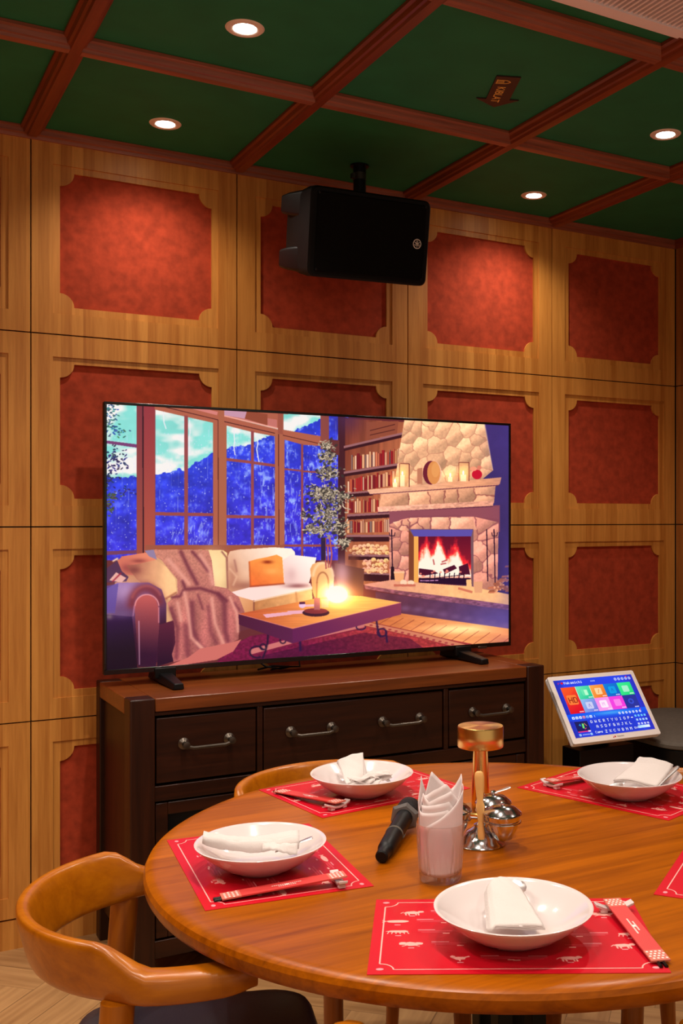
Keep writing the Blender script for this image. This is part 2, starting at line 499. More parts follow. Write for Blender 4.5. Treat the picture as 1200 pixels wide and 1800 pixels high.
# arrow sign on the ceiling
b = B()
sd = Vector((0.072, 0.180)).normalized()           # pointing direction on the ceiling
ang = math.atan2(sd.y, sd.x)
MS = trn(1.728, -1.022, ZC - 0.0045) @ rot_z(ang)
arrow = [(-0.112, -0.036), (0.052, -0.036), (0.052, -0.066), (0.112, 0.0), (0.052, 0.066), (0.052, 0.036), (-0.112, 0.036)]
b.prism(arrow, 0.0, 0.004, 0, MS)
flip = MS @ trn(0.004, 0.008, -0.0004) @ Matrix.Rotation(PI, 4, 'X')
text_mesh(b, 'KIBLAT', 0.036, flip @ trn(0.010, 0, 0), 1, 0.0003)
# small domed building mark at the tail
ic = flip @ trn(-0.082, 0.0, 0)
def rib(pts, w, mi):
    for (xa, ya), (xb, yb) in zip(pts, pts[1:]):
        d = Vector((xb - xa, yb - ya)); n = Vector((-d.y, d.x)).normalized() * w
        b.prism([(xa + n.x, ya + n.y), (xa - n.x, ya - n.y), (xb - n.x, yb - n.y), (xb + n.x, yb + n.y)], -0.0003, 0.0003, mi, ic)
rib([(-0.014, -0.02), (0.014, -0.02)], 0.002, 1)
rib([(-0.011, -0.02), (-0.011, 0.006), (-0.007, 0.014), (0, 0.020), (0.007, 0.014), (0.011, 0.006), (0.011, -0.02)], 0.0016, 1)
rib([(-0.004, -0.02), (-0.004, 0.0), (0.004, 0.0), (0.004, -0.02)], 0.0014, 1)
tag(obj('ceiling_sign', b, [M_SIGN, M_GOLD], smooth=0, fix=False), 'dark brown arrow sign with gold lettering on the green ceiling', 'sign')

# air grille, only its near corner shows at the top right
t = thing('air_vent', 'pinkish white slatted air grille in the ceiling at the top right corner', 'vent', (2.06, -1.88, ZC))
gx0, gx1, gy0, gy1 = -0.56, 0.56, -0.30, 0.315
b = B()
for (i, z) in ((0.0, 0.012), (0.018, 0.018)):
    w_ = 0.035 if i == 0.0 else 0.032
    b.box(gx0 + i, gx1 - i, gy1 - i - w_, gy1 - i, -z, -0.001)
    b.box(gx0 + i, gx1 - i, gy0 + i, gy0 + i + w_, -z, -0.001)
    b.box(gx0 + i, gx0 + i + w_, gy0 + i + w_, gy1 - i - w_, -z, -0.001)
    b.box(gx1 - i - w_, gx1 - i, gy0 + i + w_, gy1 - i - w_, -z, -0.001)
obj('frame', b, M_VENT, t, smooth=0)
b = B(); b.box(gx0 + .05, gx1 - .05, gy0 + .05, gy1 - .05, -0.004, -0.001); obj('duct_back', b, M_GAP, t, smooth=0)
sl = None
n_s = 64
for k in range(n_s):
    x = gx0 + 0.055 + (gx1 - gx0 - 0.11) * (k + 0.5) / n_s
    if sl is None:
        b = B(); b.box(-0.0030, 0.0030, gy0 + .05, gy1 - .05, -0.014, -0.005)
        sl = obj('slat', b, M_VENT, t, smooth=0); sl.location = (x, 0, 0)
    else:
        c = sl.copy(); COL.objects.link(c); c.parent = t; c.location = (x, 0, 0)

# ---------------------------------------------------------------- painted screen pictures
RNG = np.random.RandomState(7)
class Canvas:
    def __init__(s, w, h, mapper):
        s.w, s.h = w, h
        uu, vv = np.meshgrid((np.arange(w) + .5) / w, (np.arange(h) + .5) / h)   # v down
        s.X, s.Y = mapper(uu, vv)
        s.im = np.zeros((h, w, 3), np.float32)
    def mask(s, poly):
        P = np.array(poly, float)
        sel = (s.X >= P[:, 0].min()) & (s.X <= P[:, 0].max()) & (s.Y >= P[:, 1].min()) & (s.Y <= P[:, 1].max())
        idx = np.flatnonzero(sel.ravel())
        if idx.size == 0: return idx
        x = s.X.ravel()[idx]; y = s.Y.ravel()[idx]; ins = np.zeros(idx.size, bool)
        n = len(P)
        for i in range(n):
            x1, y1 = P[i]; x2, y2 = P[(i + 1) % n]
            if y1 == y2: continue
            c = ((y1 > y) != (y2 > y)) & (x < (x2 - x1) * (y - y1) / (y2 - y1) + x1)
            ins ^= c
        return idx[ins]
    def fill(s, poly, col, a=1.0):
        i = s.mask(poly); f = s.im.reshape(-1, 3)
        f[i] = f[i] * (1 - a) + np.array(col, np.float32) * a
        return i
    def grad(s, poly, c0, p0, c1, p1, nz=0.0, sc=6.0, sy=None, seed=0):
        i = s.mask(poly); f = s.im.reshape(-1, 3)
        x = s.X.ravel()[i]; y = s.Y.ravel()[i]
        d = (p1[0] - p0[0], p1[1] - p0[1]); L = d[0]**2 + d[1]**2
        t = np.clip(((x - p0[0]) * d[0] + (y - p0[1]) * d[1]) / L, 0, 1)[:, None]
        c = np.array(c0, np.float32) * (1 - t) + np.array(c1, np.float32) * t
        if nz: c = c * (1 + nz * (s.noise(x, y, sc, sy or sc, seed)[:, None] - .5) * 2)
        f[i] = np.clip(c, 0, 255)
        return i
    def noise(s, x, y, sx, sy, seed=0, oct_=3):
        r = 0; amp = 1; tot = 0
        for o in range(oct_):
            r = r + amp * s._vn(x / sx * 2**o, y / sy * 2**o, seed + o * 17); tot += amp; amp *= .55
        return r / tot
    def _vn(s, x, y, seed):
        xi = np.floor(x).astype(np.int64); yi = np.floor(y).astype(np.int64); fx = x - xi; fy = y - yi
        fx = fx * fx * (3 - 2 * fx); fy = fy * fy * (3 - 2 * fy)
        def h(a, b):
            n = (a * 374761393 + b * 668265263 + seed * 974634777) & 0x7fffffff
            n = ((n ^ (n >> 13)) * 1274126177) & 0x7fffffff
            return ((n ^ (n >> 16)) & 0xffff) / 65535.0
        return (h(xi, yi) * (1 - fx) + h(xi + 1, yi) * fx) * (1 - fy) + (h(xi, yi + 1) * (1 - fx) + h(xi + 1, yi + 1) * fx) * fy
    def line(s, pts, w, col, a=1.0):
        for (x1, y1), (x2, y2) in zip(pts, pts[1:]):
            d = math.hypot(x2 - x1, y2 - y1) or 1; nx, ny = -(y2 - y1) / d * w / 2, (x2 - x1) / d * w / 2
            s.fill([(x1 + nx, y1 + ny), (x2 + nx, y2 + ny), (x2 - nx, y2 - ny), (x1 - nx, y1 - ny)], col, a)
    def ell(s, cx, cy, rx, ry, col, a=1.0, rot=0.0):
        s.fill([(cx + rx * math.cos(t) * math.cos(rot) - ry * math.sin(t) * math.sin(rot), cy + rx * math.cos(t) * math.sin(rot) + ry * math.sin(t) * math.cos(rot))
                for t in np.linspace(0, 2 * PI, 20, endpoint=False)], col, a)
    def stroke(s, pts, w, col, a=1.0):
        """airbrushed line"""
        P = np.array(pts, float); m = w * 2.2
        sel = np.flatnonzero(((s.X > P[:, 0].min() - m) & (s.X < P[:, 0].max() + m) & (s.Y > P[:, 1].min() - m) & (s.Y < P[:, 1].max() + m)).ravel())
        if sel.size == 0: return
        x = s.X.ravel()[sel]; y = s.Y.ravel()[sel]; best = np.full(sel.size, 1e9)
        for (x1, y1), (x2, y2) in zip(P, P[1:]):
            L = (x2 - x1)**2 + (y2 - y1)**2 or 1e-9
            t = np.clip(((x - x1) * (x2 - x1) + (y - y1) * (y2 - y1)) / L, 0, 1)
            best = np.minimum(best, (x - x1 - t * (x2 - x1))**2 + (y - y1 - t * (y2 - y1))**2)
        k = (a * np.exp(-best / (w * w / 2.2)))[:, None]; f = s.im.reshape(-1, 3)
        f[sel] = f[sel] * (1 - k) + np.array(col, np.float32) * k
    def blob(s, cx, cy, rx, ry, col, a=1.0):
        sel = np.flatnonzero(((abs(s.X - cx) < rx * 2.4) & (abs(s.Y - cy) < ry * 2.4)).ravel())
        if sel.size == 0: return
        x = s.X.ravel()[sel]; y = s.Y.ravel()[sel]
        k = (a * np.exp(-((x - cx) / rx)**2 - ((y - cy) / ry)**2))[:, None]; f = s.im.reshape(-1, 3)
        f[sel] = f[sel] * (1 - k) + np.array(col, np.float32) * k
    def arc(s, cx, cy, rx, ry, a0, a1, w, col, a=1.0):
        s.stroke([(cx + rx * math.cos(math.radians(t)), cy + ry * math.sin(math.radians(t))) for t in np.linspace(a0, a1, 14)], w, col, a)
    def soften(s, k=1):
        for _ in range(k):
            p = np.pad(s.im, ((1, 1), (1, 1), (0, 0)), 'edge')
            s.im = (p[:-2, 1:-1] + p[2:, 1:-1] + p[1:-1, :-2] + p[1:-1, 2:] + 4 * p[1:-1, 1:-1]) / 8
    def glow(s, cx, cy, rx, ry, col, k=1.0):
        g = np.exp(-(((s.X - cx) / rx)**2 + ((s.Y - cy) / ry)**2))[..., None] * k
        s.im[:] = np.clip(s.im + g * np.array(col, np.float32), 0, 255)
    def tint(s, cx, cy, rx, ry, col, k=1.0):
        g = np.clip(np.exp(-(((s.X - cx) / rx)**2 + ((s.Y - cy) / ry)**2))[..., None] * k, 0, 1)
        s.im[:] = s.im * (1 - g) + np.array(col, np.float32) * g
    def stones(s, poly, n, base, seed, mortar=(120, 70, 60), ew=1.4, shade=None):
        i = s.mask(poly)
        if i.size == 0: return
        x = s.X.ravel()[i]; y = s.Y.ravel()[i]; r = np.random.RandomState(seed)
        P = np.array(poly, float); lo, hi = P.min(0), P.max(0)
        C = lo + (hi - lo) * r.rand(n, 2)
        for _ in range(2):                                    # relax the cells a little
            d = (x[::7, None] - C[None, :, 0])**2 + (y[::7, None] - C[None, :, 1])**2; a = d.argmin(1)
            for k in range(n):
                q = a == k
                if q.any(): C[k] = (x[::7][q].mean(), y[::7][q].mean())
        wob = (s.noise(x, y, 9, 9, seed) - .5) * 7
        d = np.sqrt((x[:, None] + wob[:, None] - C[None, :, 0])**2 + (y[:, None] - wob[:, None] - C[None, :, 1])**2)
        o = np.sort(d, 1); e = np.clip((o[:, 1] - o[:, 0]) / ew / 2.2, 0, 1)[:, None]
        a = d.argmin(1); tone = (0.86 + .26 * r.rand(n))[a][:, None]
        rx = (x - C[a, 0]); ry = (y - C[a, 1])
        lit = 1 + np.clip(-(ry * .8 + rx * .5) / 40, -.14, .12)[:, None]
        c = np.array(base, np.float32) * tone * lit * (0.9 + .2 * s.noise(x, y, 3, 3, seed + 3)[:, None])
        c = c * e + np.array(mortar, np.float32) * (1 - e)
        s.im.reshape(-1, 3)[i] = np.clip(c, 0, 255)
    def image(s, name):
        img = bpy.data.images.new(name, s.w, s.h)
        px = np.ones((s.h, s.w, 4), np.float32); px[..., :3] = s.im[::-1] / 255.0
        img.pixels.foreach_set(px.ravel()); img.update(); img.pack()
        return img

def screen_mat(name, img, strength=1.0, rough=0.25):
    m, nt, b = new_mat(name)
    setp(b, Base_Color=(0.004, 0.004, 0.005, 1), Roughness=rough)
    b.inputs['Specular IOR Level'].default_value = 0.3
    tx = nt.nodes.new('ShaderNodeTexImage'); tx.image = img; tx.extension = 'EXTEND'
    uv = nt.nodes.new('ShaderNodeUVMap'); uv.uv_map = 'UVMap'
    nt.links.new(uv.outputs[0], tx.inputs[0])
    nt.links.new(tx.outputs['Color'], b.inputs['Emission Color'])
    b.inputs['Emission Strength'].default_value = strength
    return m

def screen_plane(name, corners, mat, parent):
    me = bpy.data.meshes.new(name)
    me.from_pydata([tuple(c) for c in corners], [], [(0, 1, 2, 3)])
    uv = me.uv_layers.new(name='UVMap')
    for k, c in enumerate(((0, 0), (1, 0), (1, 1), (0, 1))): uv.data[k].uv = c
    me.materials.append(mat)
    o = bpy.data.objects.new(name, me); COL.objects.link(o); o.parent = parent
    return o

# television: place and size
TX0, TX1, TZ0, TZ1, TY = 0.744, 2.314, 0.903, 1.783, -0.20
SX0, SX1, SZ0, SZ1 = TX0 + 0.009, TX1 - 0.009, TZ0 + 0.016, TZ1 - 0.009
def tv_map(u, v):
    """picture coordinates used to draw the film still shown on the television"""
    X = SX0 + (SX1 - SX0) * u; Z = SZ1 - (SZ1 - SZ0) * v
    dx, dy, dz = X - CAM[0], TY - CAM[1], Z - CAM[2]
    f = dx * math.sin(YAW) + dy * math.cos(YAW); r = dx * math.cos(YAW) - dy * math.sin(YAW)
    return CX_PX + F_PX * r / f, HZ_PX - F_PX * dz / f

def paint_tv():
    c = Canvas(1500, 840, tv_map); R = np.random.RandomState(3)
    A = c.im.reshape(-1, 3)
    full = [(170, 690), (920, 690), (920, 1200), (170, 1200)]
    c.fill(full, (96, 42, 44))
    # ---- outside the windows: pale sky, blue snowy mountain
    win = [(180, 700), (612, 700), (612, 985), (180, 985)]
    i = c.mask(win); x = c.X.ravel()[i]; y = c.Y.ravel()[i]
    ridge = np.interp(x, [180, 240, 272, 320, 375, 400, 440, 480, 520, 565, 612], [838, 838, 835, 826, 798, 790, 778, 762, 757, 735, 715]) + (c.noise(x, y, 9, 9, 5) - .5) * 14
    sky = np.array((128, 226, 214), np.float32) * (0.93 + .14 * c.noise(x, y, 40, 30, 1)[:, None])
    cloud = np.clip((c.noise(x, y, 46, 22, 2) - .50) * 4 + np.exp(-((y - 712) / 16)**2) + np.exp(-((y - (ridge - 14)) / 11)**2) * 1.1, 0, 1)[:, None]
    sky = sky * (1 - cloud) + np.array((236, 246, 240), np.float32) * cloud
    n1 = c.noise(x, y, 16, 12, 8)[:, None]; n2 = c.noise(x, y, 5, 8, 9)[:, None]
    depth = np.clip((y - ridge) / 150, 0, 1)[:, None]
    mt = np.array((40, 66, 226), np.float32) * (1 - depth) + np.array((56, 50, 222), np.float32) * depth
    mt = mt * (0.70 + .52 * n1)
    snow = np.clip((n1 * .55 + n2 * .6 - .62) * 4.2, 0, 1) * np.interp(x, [180, 330, 400, 520, 600], [.30, .45, .6, .95, .95])[:, None]
    mt = mt * (1 - snow) + np.array((150, 190, 255), np.float32) * snow
    A[i] = np.clip(np.where((y < ridge)[:, None], sky, mt), 0, 255)
    for _ in range(900):                                     # snow specks, running drops
        px, py = R.uniform(188, 600), R.uniform(760, 970)
        c.ell(px, py, R.uniform(.35, .9), R.uniform(.5, 1.5), (214, 232, 255), R.uniform(.4, .95))
    for _ in range(90):
        px, py = R.uniform(190, 600), R.uniform(720, 900); l = R.uniform(8, 50)
        c.line([(px, py), (px + R.uniform(-1, 1), py + l)], R.uniform(.5, 1.1), (200, 224, 255), R.uniform(.15, .5))
    for pts in ([(411, 752), (412, 775), (411, 785), (413, 800)], [(452, 762), (453, 780), (451, 790), (455, 812)], [(333, 738), (334, 760), (332, 775), (334, 800)], [(287, 724), (288, 742), (292, 754)]):
        c.line(pts, 2.0, (226, 240, 244), .9)
    for _ in range(150):                                     # frosted firs low in the right panes
        px, py = R.uniform(455, 600), R.uniform(800, 965)
        c.line([(px, py), (px + R.uniform(-1.5, 3), py - R.uniform(5, 16))], R.uniform(.8, 2.2), (170, 206, 255), R.uniform(.25, .7))
    for _ in range(60):
        px, py = R.uniform(300, 372), R.uniform(925, 962)
        c.line([(px, py), (px + R.uniform(-1, 5), py - R.uniform(5, 14))], R.uniform(.8, 1.8), (176, 206, 255), R.uniform(.25, .6))
    # leaves at the left edge
    for cx, cy, n, sx, sy, dk in ((196, 722, 30, 12, 8, 1), (196, 745, 26, 10, 9, 1), (206, 758, 26, 16, 8, 1), (196, 800, 46, 12, 9, 0), (204, 817, 36, 18, 9, 0), (194, 838, 34, 10, 12, 0), (198, 872, 34, 12, 10, 2), (192, 894, 26, 8, 10, 2), (214, 865, 16, 18, 5, 0)):
        for _ in range(n):
            col = ((44, 96, 120), (34, 40, 84), (66, 74, 52))[(1 if dk == 0 else 0) if dk != 2 else 2]
            c.ell(cx + R.randn() * sx * .7, cy + R.randn() * sy * .7, R.uniform(1.6, 3.4), R.uniform(.8, 1.5), tuple(v * R.uniform(.7, 1.5) for v in col), .95, R.uniform(-.9, .9))
    # ---- window joinery
    fr = (150, 78, 62); f2 = (168, 96, 70); fd = (92, 40, 42)
    c.grad([(240, 700), (273, 700), (273, 990), (240, 990)], (120, 52, 62), (256, 705), (150, 74, 58), (256, 980))
    c.grad([(253, 700), (272, 700), (272, 990), (253, 990)], (140, 52, 60), (256, 705), (168, 82, 60), (256, 980))
    c.line([(251, 700), (252, 985)], 2, (40, 12, 24))
    c.fill([(184, 774), (240, 781), (240, 787), (184, 779)], (112, 60, 110))
    c.fill([(184, 969), (240, 967), (240, 973), (184, 976)], (110, 60, 90))
    c.fill([(270, 700), (612, 700), (612, 728), (497, 728), (497, 760), (487, 752), (394, 724), (394, 714), (270, 714)], f2)
    c.fill([(270, 700), (376, 700), (386, 722), (386, 990), (374, 990), (374, 743), (324, 732), (272, 720)], f2)
    c.line([(292, 716), (383, 738), (384, 985)], 1.2, (60, 22, 24))
    c.line([(339, 716), (382, 727)], 6, (206, 130, 120)); 
    c.fill([(384, 714), (398, 714), (398, 985), (384, 985)], (164, 98, 68))
    c.fill([(394, 722), (487, 738), (487, 752), (394, 730)], (188, 116, 104))
    c.fill([(394, 722), (434, 722), (430, 736), (394, 730)], (190, 150, 170))
    c.fill([(434, 722), (470, 728), (470, 748), (430, 736)], (140, 72, 48))
    c.line([(394, 731), (488, 753)], 2.2, (232, 170, 150))
    c.fill([(394, 732), (489, 755), (489, 768), (483, 767), (441, 759), (398, 748), (394, 748)], f2)
    c.line([(394, 741), (489, 763), (490, 985)], 1.3, (60, 22, 24))
    c.fill([(483, 760), (500, 763), (500, 985), (483, 985)], (166, 98, 70))
    c.line([(489.5, 763), (490, 985)], 1.3, (70, 26, 24))
    c.fill([(488, 720), (498, 720), (498, 764), (488, 762)], (150, 82, 62))
    c.fill([(496, 755), (565, 767), (565, 784), (533, 782), (500, 773)], f2)
    c.line([(497, 765), (562, 780)], 1.2, (74, 30, 26))
    c.fill([(563, 725), (578, 725), (578, 790), (563, 790)], (134, 72, 62))
    c.fill([(594, 730), (612, 735), (612, 990), (594, 990)], (64, 28, 34))
    c.fill([(577, 772), (596, 774), (596, 800), (577, 800)], (96, 48, 44))
    for p in ([(323.5, 730), (330, 731), (330, 985), (324, 985)], [(441, 757), (446, 758), (446, 985), (441, 985)], [(529, 780), (533, 781), (533, 985), (529, 985)]):
        c.fill(p, (142, 70, 70))
    for p in ([(272, 900), (324, 901), (324, 907), (272, 906)], [(330, 901), (375, 902), (375, 907), (330, 907)], [(398, 805), (441, 810), (441, 815), (398, 810)], [(446, 811), (483, 816), (483, 821), (446, 816)],
              [(398, 905), (483, 907), (483, 911), (398, 911)], [(500, 823), (529, 826), (529, 829), (500, 826)], [(533, 827), (564, 829), (564, 832), (533, 830)], [(497, 957), (600, 957), (600, 961), (497, 961)]):
        c.fill(p, (146, 72, 68))
    c.fill([(255, 958), (500, 958), (500, 985), (255, 985)], (150, 84, 60))
    # ---- book shelves
    c.grad([(606, 736), (712, 742), (700, 830), (690, 1025), (606, 1030)], (112, 52, 36), (606, 760), (176, 104, 66), (700, 800), .18, 5, 60, 4)
    c.fill([(644, 742), (700, 740), (698, 762), (644, 772)], (140, 76, 52)); c.line([(650, 757), (694, 746)], 1.3, (70, 30, 26)); c.line([(650, 765), (694, 755)], 1.3, (70, 30, 26))
    def shelf(x0, y0, x1, y1, th, dark):
        c.fill([(x0, y0 + th), (x1, y1 + th), (x1, y1 + th + dark), (x0, y0 + th + dark)], (52, 20, 26))
        c.fill([(x0, y0), (x1, y1), (x1, y1 + th), (x0, y0 + th)], (150, 104, 104))
    def books(x0, x1, b0, b1, h, seed):
        r = np.random.RandomState(seed); x = x0
        pal = [(202, 150, 96), (226, 176, 124), (150, 30, 34), (178, 44, 40), (206, 120, 80), (120, 26, 34), (236, 200, 160), (190, 90, 60), (214, 160, 120), (130, 110, 100)]
        while x < x1:
            w_ = r.uniform(2.2, 5.2); t = (x - x0) / (x1 - x0); yb = b0 + (b1 - b0) * t; hh = h * r.uniform(.78, 1.05); k = pal[r.randint(len(pal))]
            c.fill([(x, yb - hh), (x + w_ - .5, yb - hh), (x + w_ - .5, yb), (x, yb)], k)
            c.fill([(x + w_ - .9, yb - hh), (x + w_, yb - hh), (x + w_, yb), (x + w_ - .9, yb)], (84, 26, 26)); x += w_
    books(617, 702, 826, 813, 27, 1); books(611, 690, 866, 853, 25, 2); books(610, 668, 902, 899, 24, 3); books(610, 684, 937, 935, 22, 4)
    shelf(604, 784, 707, 760, 4, 5); shelf(604, 829, 700, 814, 4, 5); shelf(606, 866, 655, 862, 3, 6); shelf(610, 904, 684, 900, 4, 6); shelf(608, 940, 684, 940, 4, 8); shelf(612, 974, 684, 975, 4, 6); shelf(638, 1006, 684, 1008, 3, 12)
    for y0, x0, x1 in ((960, 624, 682), (966, 616, 682), (971, 622, 682), (985, 642, 682), (992, 640, 682), (999, 640, 682), (1004, 642, 682)):
        x = x0
        while x < x1:
            r_ = R.uniform(2.8, 4.6); c.ell(x, y0 + R.uniform(-2, 2), r_, r_ * .85, (250, R.uniform(186, 216), R.uniform(130, 160))); c.ell(x + 1.4, y0 + 1.6, r_ * .5, r_ * .35, (150, 80, 56), .5); x += r_ * 1.9
    # ---- chimney breast and mantel
    c.grad([(840, 735), (905, 735), (905, 1075), (840, 1075)], (60, 48, 112), (850, 740), (52, 44, 92), (880, 1060), .08, 20)
    c.stones([(711, 735), (850, 740), (866, 827), (848, 842), (690, 860), (697, 824), (702, 790)], 34, (240, 188, 138), 5, (190, 132, 100), .8)
    c.line([(851, 742), (866, 827)], 2, (250, 214, 170), .5)
    c.fill([(684, 898), (878, 888), (878, 935), (684, 935)], (134, 74, 84))
    c.stones([(669, 868), (871, 850), (868, 884), (666, 893)], 7, (230, 172, 128), 8, (140, 80, 70), 1.2)
    c.grad([(645, 861), (881, 839), (878, 851), (870, 855), (700, 868), (650, 869)], (240, 190, 150), (645, 861), (226, 160, 112), (881, 845), .12, 10, 2, 3)
    c.line([(650, 869), (876, 853)], 1.5, (104, 56, 66))
    c.grad([(663, 891), (868, 880), (866, 889), (664, 900)], (244, 186, 152), (663, 890), (222, 160, 128), (868, 885), .25, 5, 3, 6)
    c.line([(664, 901), (866, 890)], 2, (96, 50, 66))
    c.stones([(684, 918), (720, 910), (832, 908), (876, 918), (874, 1046), (684, 1030)], 30, (222, 152, 126), 15, (140, 80, 82), 1.2)
    c.fill([(684, 899), (876, 891), (876, 912), (800, 905), (720, 907), (684, 922)], (140, 78, 88))
    c.stones([(690, 918), (722, 911), (770, 909), (830, 911), (838, 931), (704, 933)], 8, (236, 172, 136), 21, (126, 68, 74), 1.6)
    c.fill([(718, 930), (832, 930), (832, 1031), (718, 1028)], (116, 86, 92))
    c.fill([(721, 931), (831, 931), (828, 943), (727, 943)], (86, 80, 168))
    c.fill([(718, 931), (727, 943), (727, 1027), (718, 1027)], (120, 66, 40)); c.fill([(727, 943), (735, 943), (736, 1027), (727, 1026)], (236, 176, 84))
    c.grad([(735, 943), (827, 943), (828, 1029), (735, 1026)], (92, 14, 40), (780, 943), (150, 26, 40), (780, 1000))
    i = c.mask([(735, 943), (827, 943), (828, 1029), (735, 1026)]); x = c.X.ravel()[i]; y = c.Y.ravel()[i]
    top = np.interp(x, [735, 742, 750, 756, 762, 769, 776, 784, 790, 798, 804, 812, 820, 828], [985, 968, 950, 972, 965, 946, 955, 982, 978, 965, 962, 984, 990, 1000]) + (c.noise(x, y, 5, 9, 31) - .5) * 22
    t = np.clip((y - top) / 15, 0, 1)[:, None] * np.clip((1020 - y) / 9, 0, 1)[:, None]
    fc = np.array((255, 110, 70), np.float32) * (1 - t) + np.array((255, 250, 226), np.float32) * t
    al = np.clip(t * 2.2, 0, 1); A[i] = A[i] * (1 - al) + fc * al
    A[i] = np.clip(A[i] + np.clip(1 - np.abs(y - top) / 14, 0, 1)[:, None] * np.array((120, 20, 10)), 0, 255)
    for p in ([(736, 999), (760, 1002), (770, 1008), (745, 1012), (736, 1010)], [(778, 1001), (798, 993), (803, 999), (782, 1009)], [(806, 996), (822, 990), (826, 1010), (808, 1010)]):
        c.fill(p, (70, 14, 40)); 
    for k in range(14): c.ell(R.uniform(738, 824), R.uniform(1000, 1016), 2.2, 1.6, (255, 150, 120), .8)
    c.fill([(736, 1016), (827, 1016), (828, 1029), (736, 1025)], (34, 10, 40)); c.line([(752, 1018), (816, 1010)], 1.2, (26, 8, 30)); c.line([(738, 1021), (770, 1020)], 1.4, (230, 170, 220))
    for k in range(8): c.line([(756 + k * 8.5, 1007), (755 + k * 8.5, 1021)], 1.6, (28, 8, 34))
    for p in ([(761, 983), (763, 993)], [(776, 988), (786, 984)], [(774, 992), (784, 990)]): c.line(p, 2.4, (170, 60, 60), .8)
    # on the mantel
    c.ell(760, 831, 16, 22, (236, 186, 150)); c.ell(757, 831, 14, 21, (104, 30, 46)); c.ell(762, 831, 11.5, 20.5, (216, 146, 78)); c.ell(765, 826, 7, 13, (232, 170, 96), .6)
    c.fill([(733, 824), (742, 822), (742, 850), (733, 851)], (188, 126, 92))
    for x0, y0, x1, y1 in ((702, 815, 719, 856), (806, 813, 824, 846)):
        c.fill([(x0, y0), (x1, y0), (x1, y1), (x0, y1)], (246, 190, 120), .55); c.line([(x0, y0), (x1, y0), (x1, y1)], 1.4, (120, 60, 50)); c.line([(x0, y0), (x0, y1)], 1.2, (140, 80, 60))
    for cx, y0, y1, w_ in ((707, 835, 855, 4), (694, 848, 856, 4), (791, 838, 847, 4), (814, 834, 846, 5)):
        c.fill([(cx - w_, y0), (cx + w_, y0), (cx + w_, y1), (cx - w_, y1)], (255, 232, 178)); c.ell(cx, y0 - 3, 1.6, 4, (255, 255, 240)); c.glow(cx, y0 - 3, 10, 10, (120, 70, 20), .8)
    c.ell(838, 834, 9, 8.5, (196, 18, 44)); c.ell(832, 824, 6, 4, (240, 160, 120)); c.ell(842, 822, 4, 4, (220, 130, 100))
    # fire irons
    for p in ([(688, 930), (690, 1022)], [(855, 930), (857, 1022)], [(868, 930), (870, 1030)]): c.line(p, 2.0, (40, 18, 40))
    for cx in (688, 868): c.line([(cx - 4, 936), (cx - 3, 942), (cx + 5, 942), (cx + 6, 936)], 1.4, (40, 18, 40))
    c.fill([(687, 996), (692, 996), (695, 1024), (686, 1024)], (28, 14, 24))
    # hearth shelf
    c.grad([(640, 1027), (690, 1019), (735, 1024), (828, 1031), (900, 1046), (900, 1064), (800, 1050), (700, 1040), (642, 1032)], (220, 150, 128), (640, 1027), (250, 196, 130), (790, 1035), .08, 8)
    c.grad([(640, 1029), (700, 1038), (800, 1050), (900, 1064), (900, 1073), (800, 1060), (755, 1054), (642, 1035)], (150, 88, 92), (640, 1030), (126, 80, 110), (900, 1070), .4, 6, 3, 12)
    c.grad([(660, 1040), (755, 1054), (900, 1073), (900, 1110), (704, 1085), (704, 1060), (660, 1052)], (92, 50, 66), (690, 1060), (84, 66, 116), (890, 1090), .12, 14)
    for k in range(9):
        cx = 712 + k * 22; c.blob(cx, 1070 + k * 3.4 + R.uniform(-2, 2), 9, 5, (134, 100, 140), .5)
    c.tint(880, 1090, 70, 26, (92, 86, 170), .55)
    c.fill([(692, 1005), (710, 1005), (709, 1022), (694, 1022)], (238, 176, 116)); c.line([(692, 1006), (711, 1006)], 3, (246, 200, 150)); c.ell(709, 1024, 6, 5, (250, 216, 178)); c.ell(722, 1024, 6, 4, (250, 216, 178)); c.line([(692, 1029), (730, 1029)], 4, (196, 110, 84))
    c.fill([(819, 1019), (828, 1018), (829, 1034), (820, 1035)], (246, 196, 130)); c.fill([(832, 1023), (848, 1022), (847, 1042), (834, 1042)], (226, 168, 120)); c.line([(805, 1034), (830, 1041)], 4, (206, 120, 88))
    for k in range(30):
        x = R.uniform(862, 896); y0 = 1044 - (x - 856) * R.uniform(.1, 1.3); t_ = R.uniform(.75, 1.05); c.fill([(x - 7, y0), (x - 5, y0 - 3.4), (x + 6, y0 - 4.4), (x + 5, y0 - .5)], (196 * t_, 116 * t_, 78 * t_)); c.ell(x + 5.6, y0 - 2.4, 1.8, 2.2, (246 * t_, 176 * t_, 124 * t_))
    c.tint(898, 1000, 18, 60, (70, 60, 150), .55)
    # ---- floor and rug
    c.grad([(560, 1080), (704, 1078), (900, 1106), (900, 1180), (400, 1180)], (196, 108, 56), (650, 1090), (236, 160, 96), (800, 1110), .10, 20, 4, 14)
    for k in range(14):
        x0 = 690 + k * 19; c.line([(x0, 1083 + k * 3.2), (x0 - 60, 1118 + k * 4)], 1.1, (140, 66, 44), .8)
    c.glow(806, 1106, 60, 8, (90, 84, 66), 1.0); c.tint(890, 1136, 30, 20, (180, 90, 110), .5)
    c.grad([(396, 1140), (440, 1118), (560, 1098), (640, 1094), (760, 1118), (870, 1140), (905, 1160), (905, 1200), (360, 1200)], (166, 56, 56), (640, 1095), (110, 20, 60), (560, 1170), .3, 4, 3, 19)
    c.line([(640, 1096), (740, 1118), (835, 1142)], 9, (206, 130, 96)); c.line([(640, 1100), (740, 1122), (825, 1144)], 1.3, (150, 50, 50)); c.line([(646, 1093), (740, 1113), (850, 1140)], 1.3, (150, 60, 50))
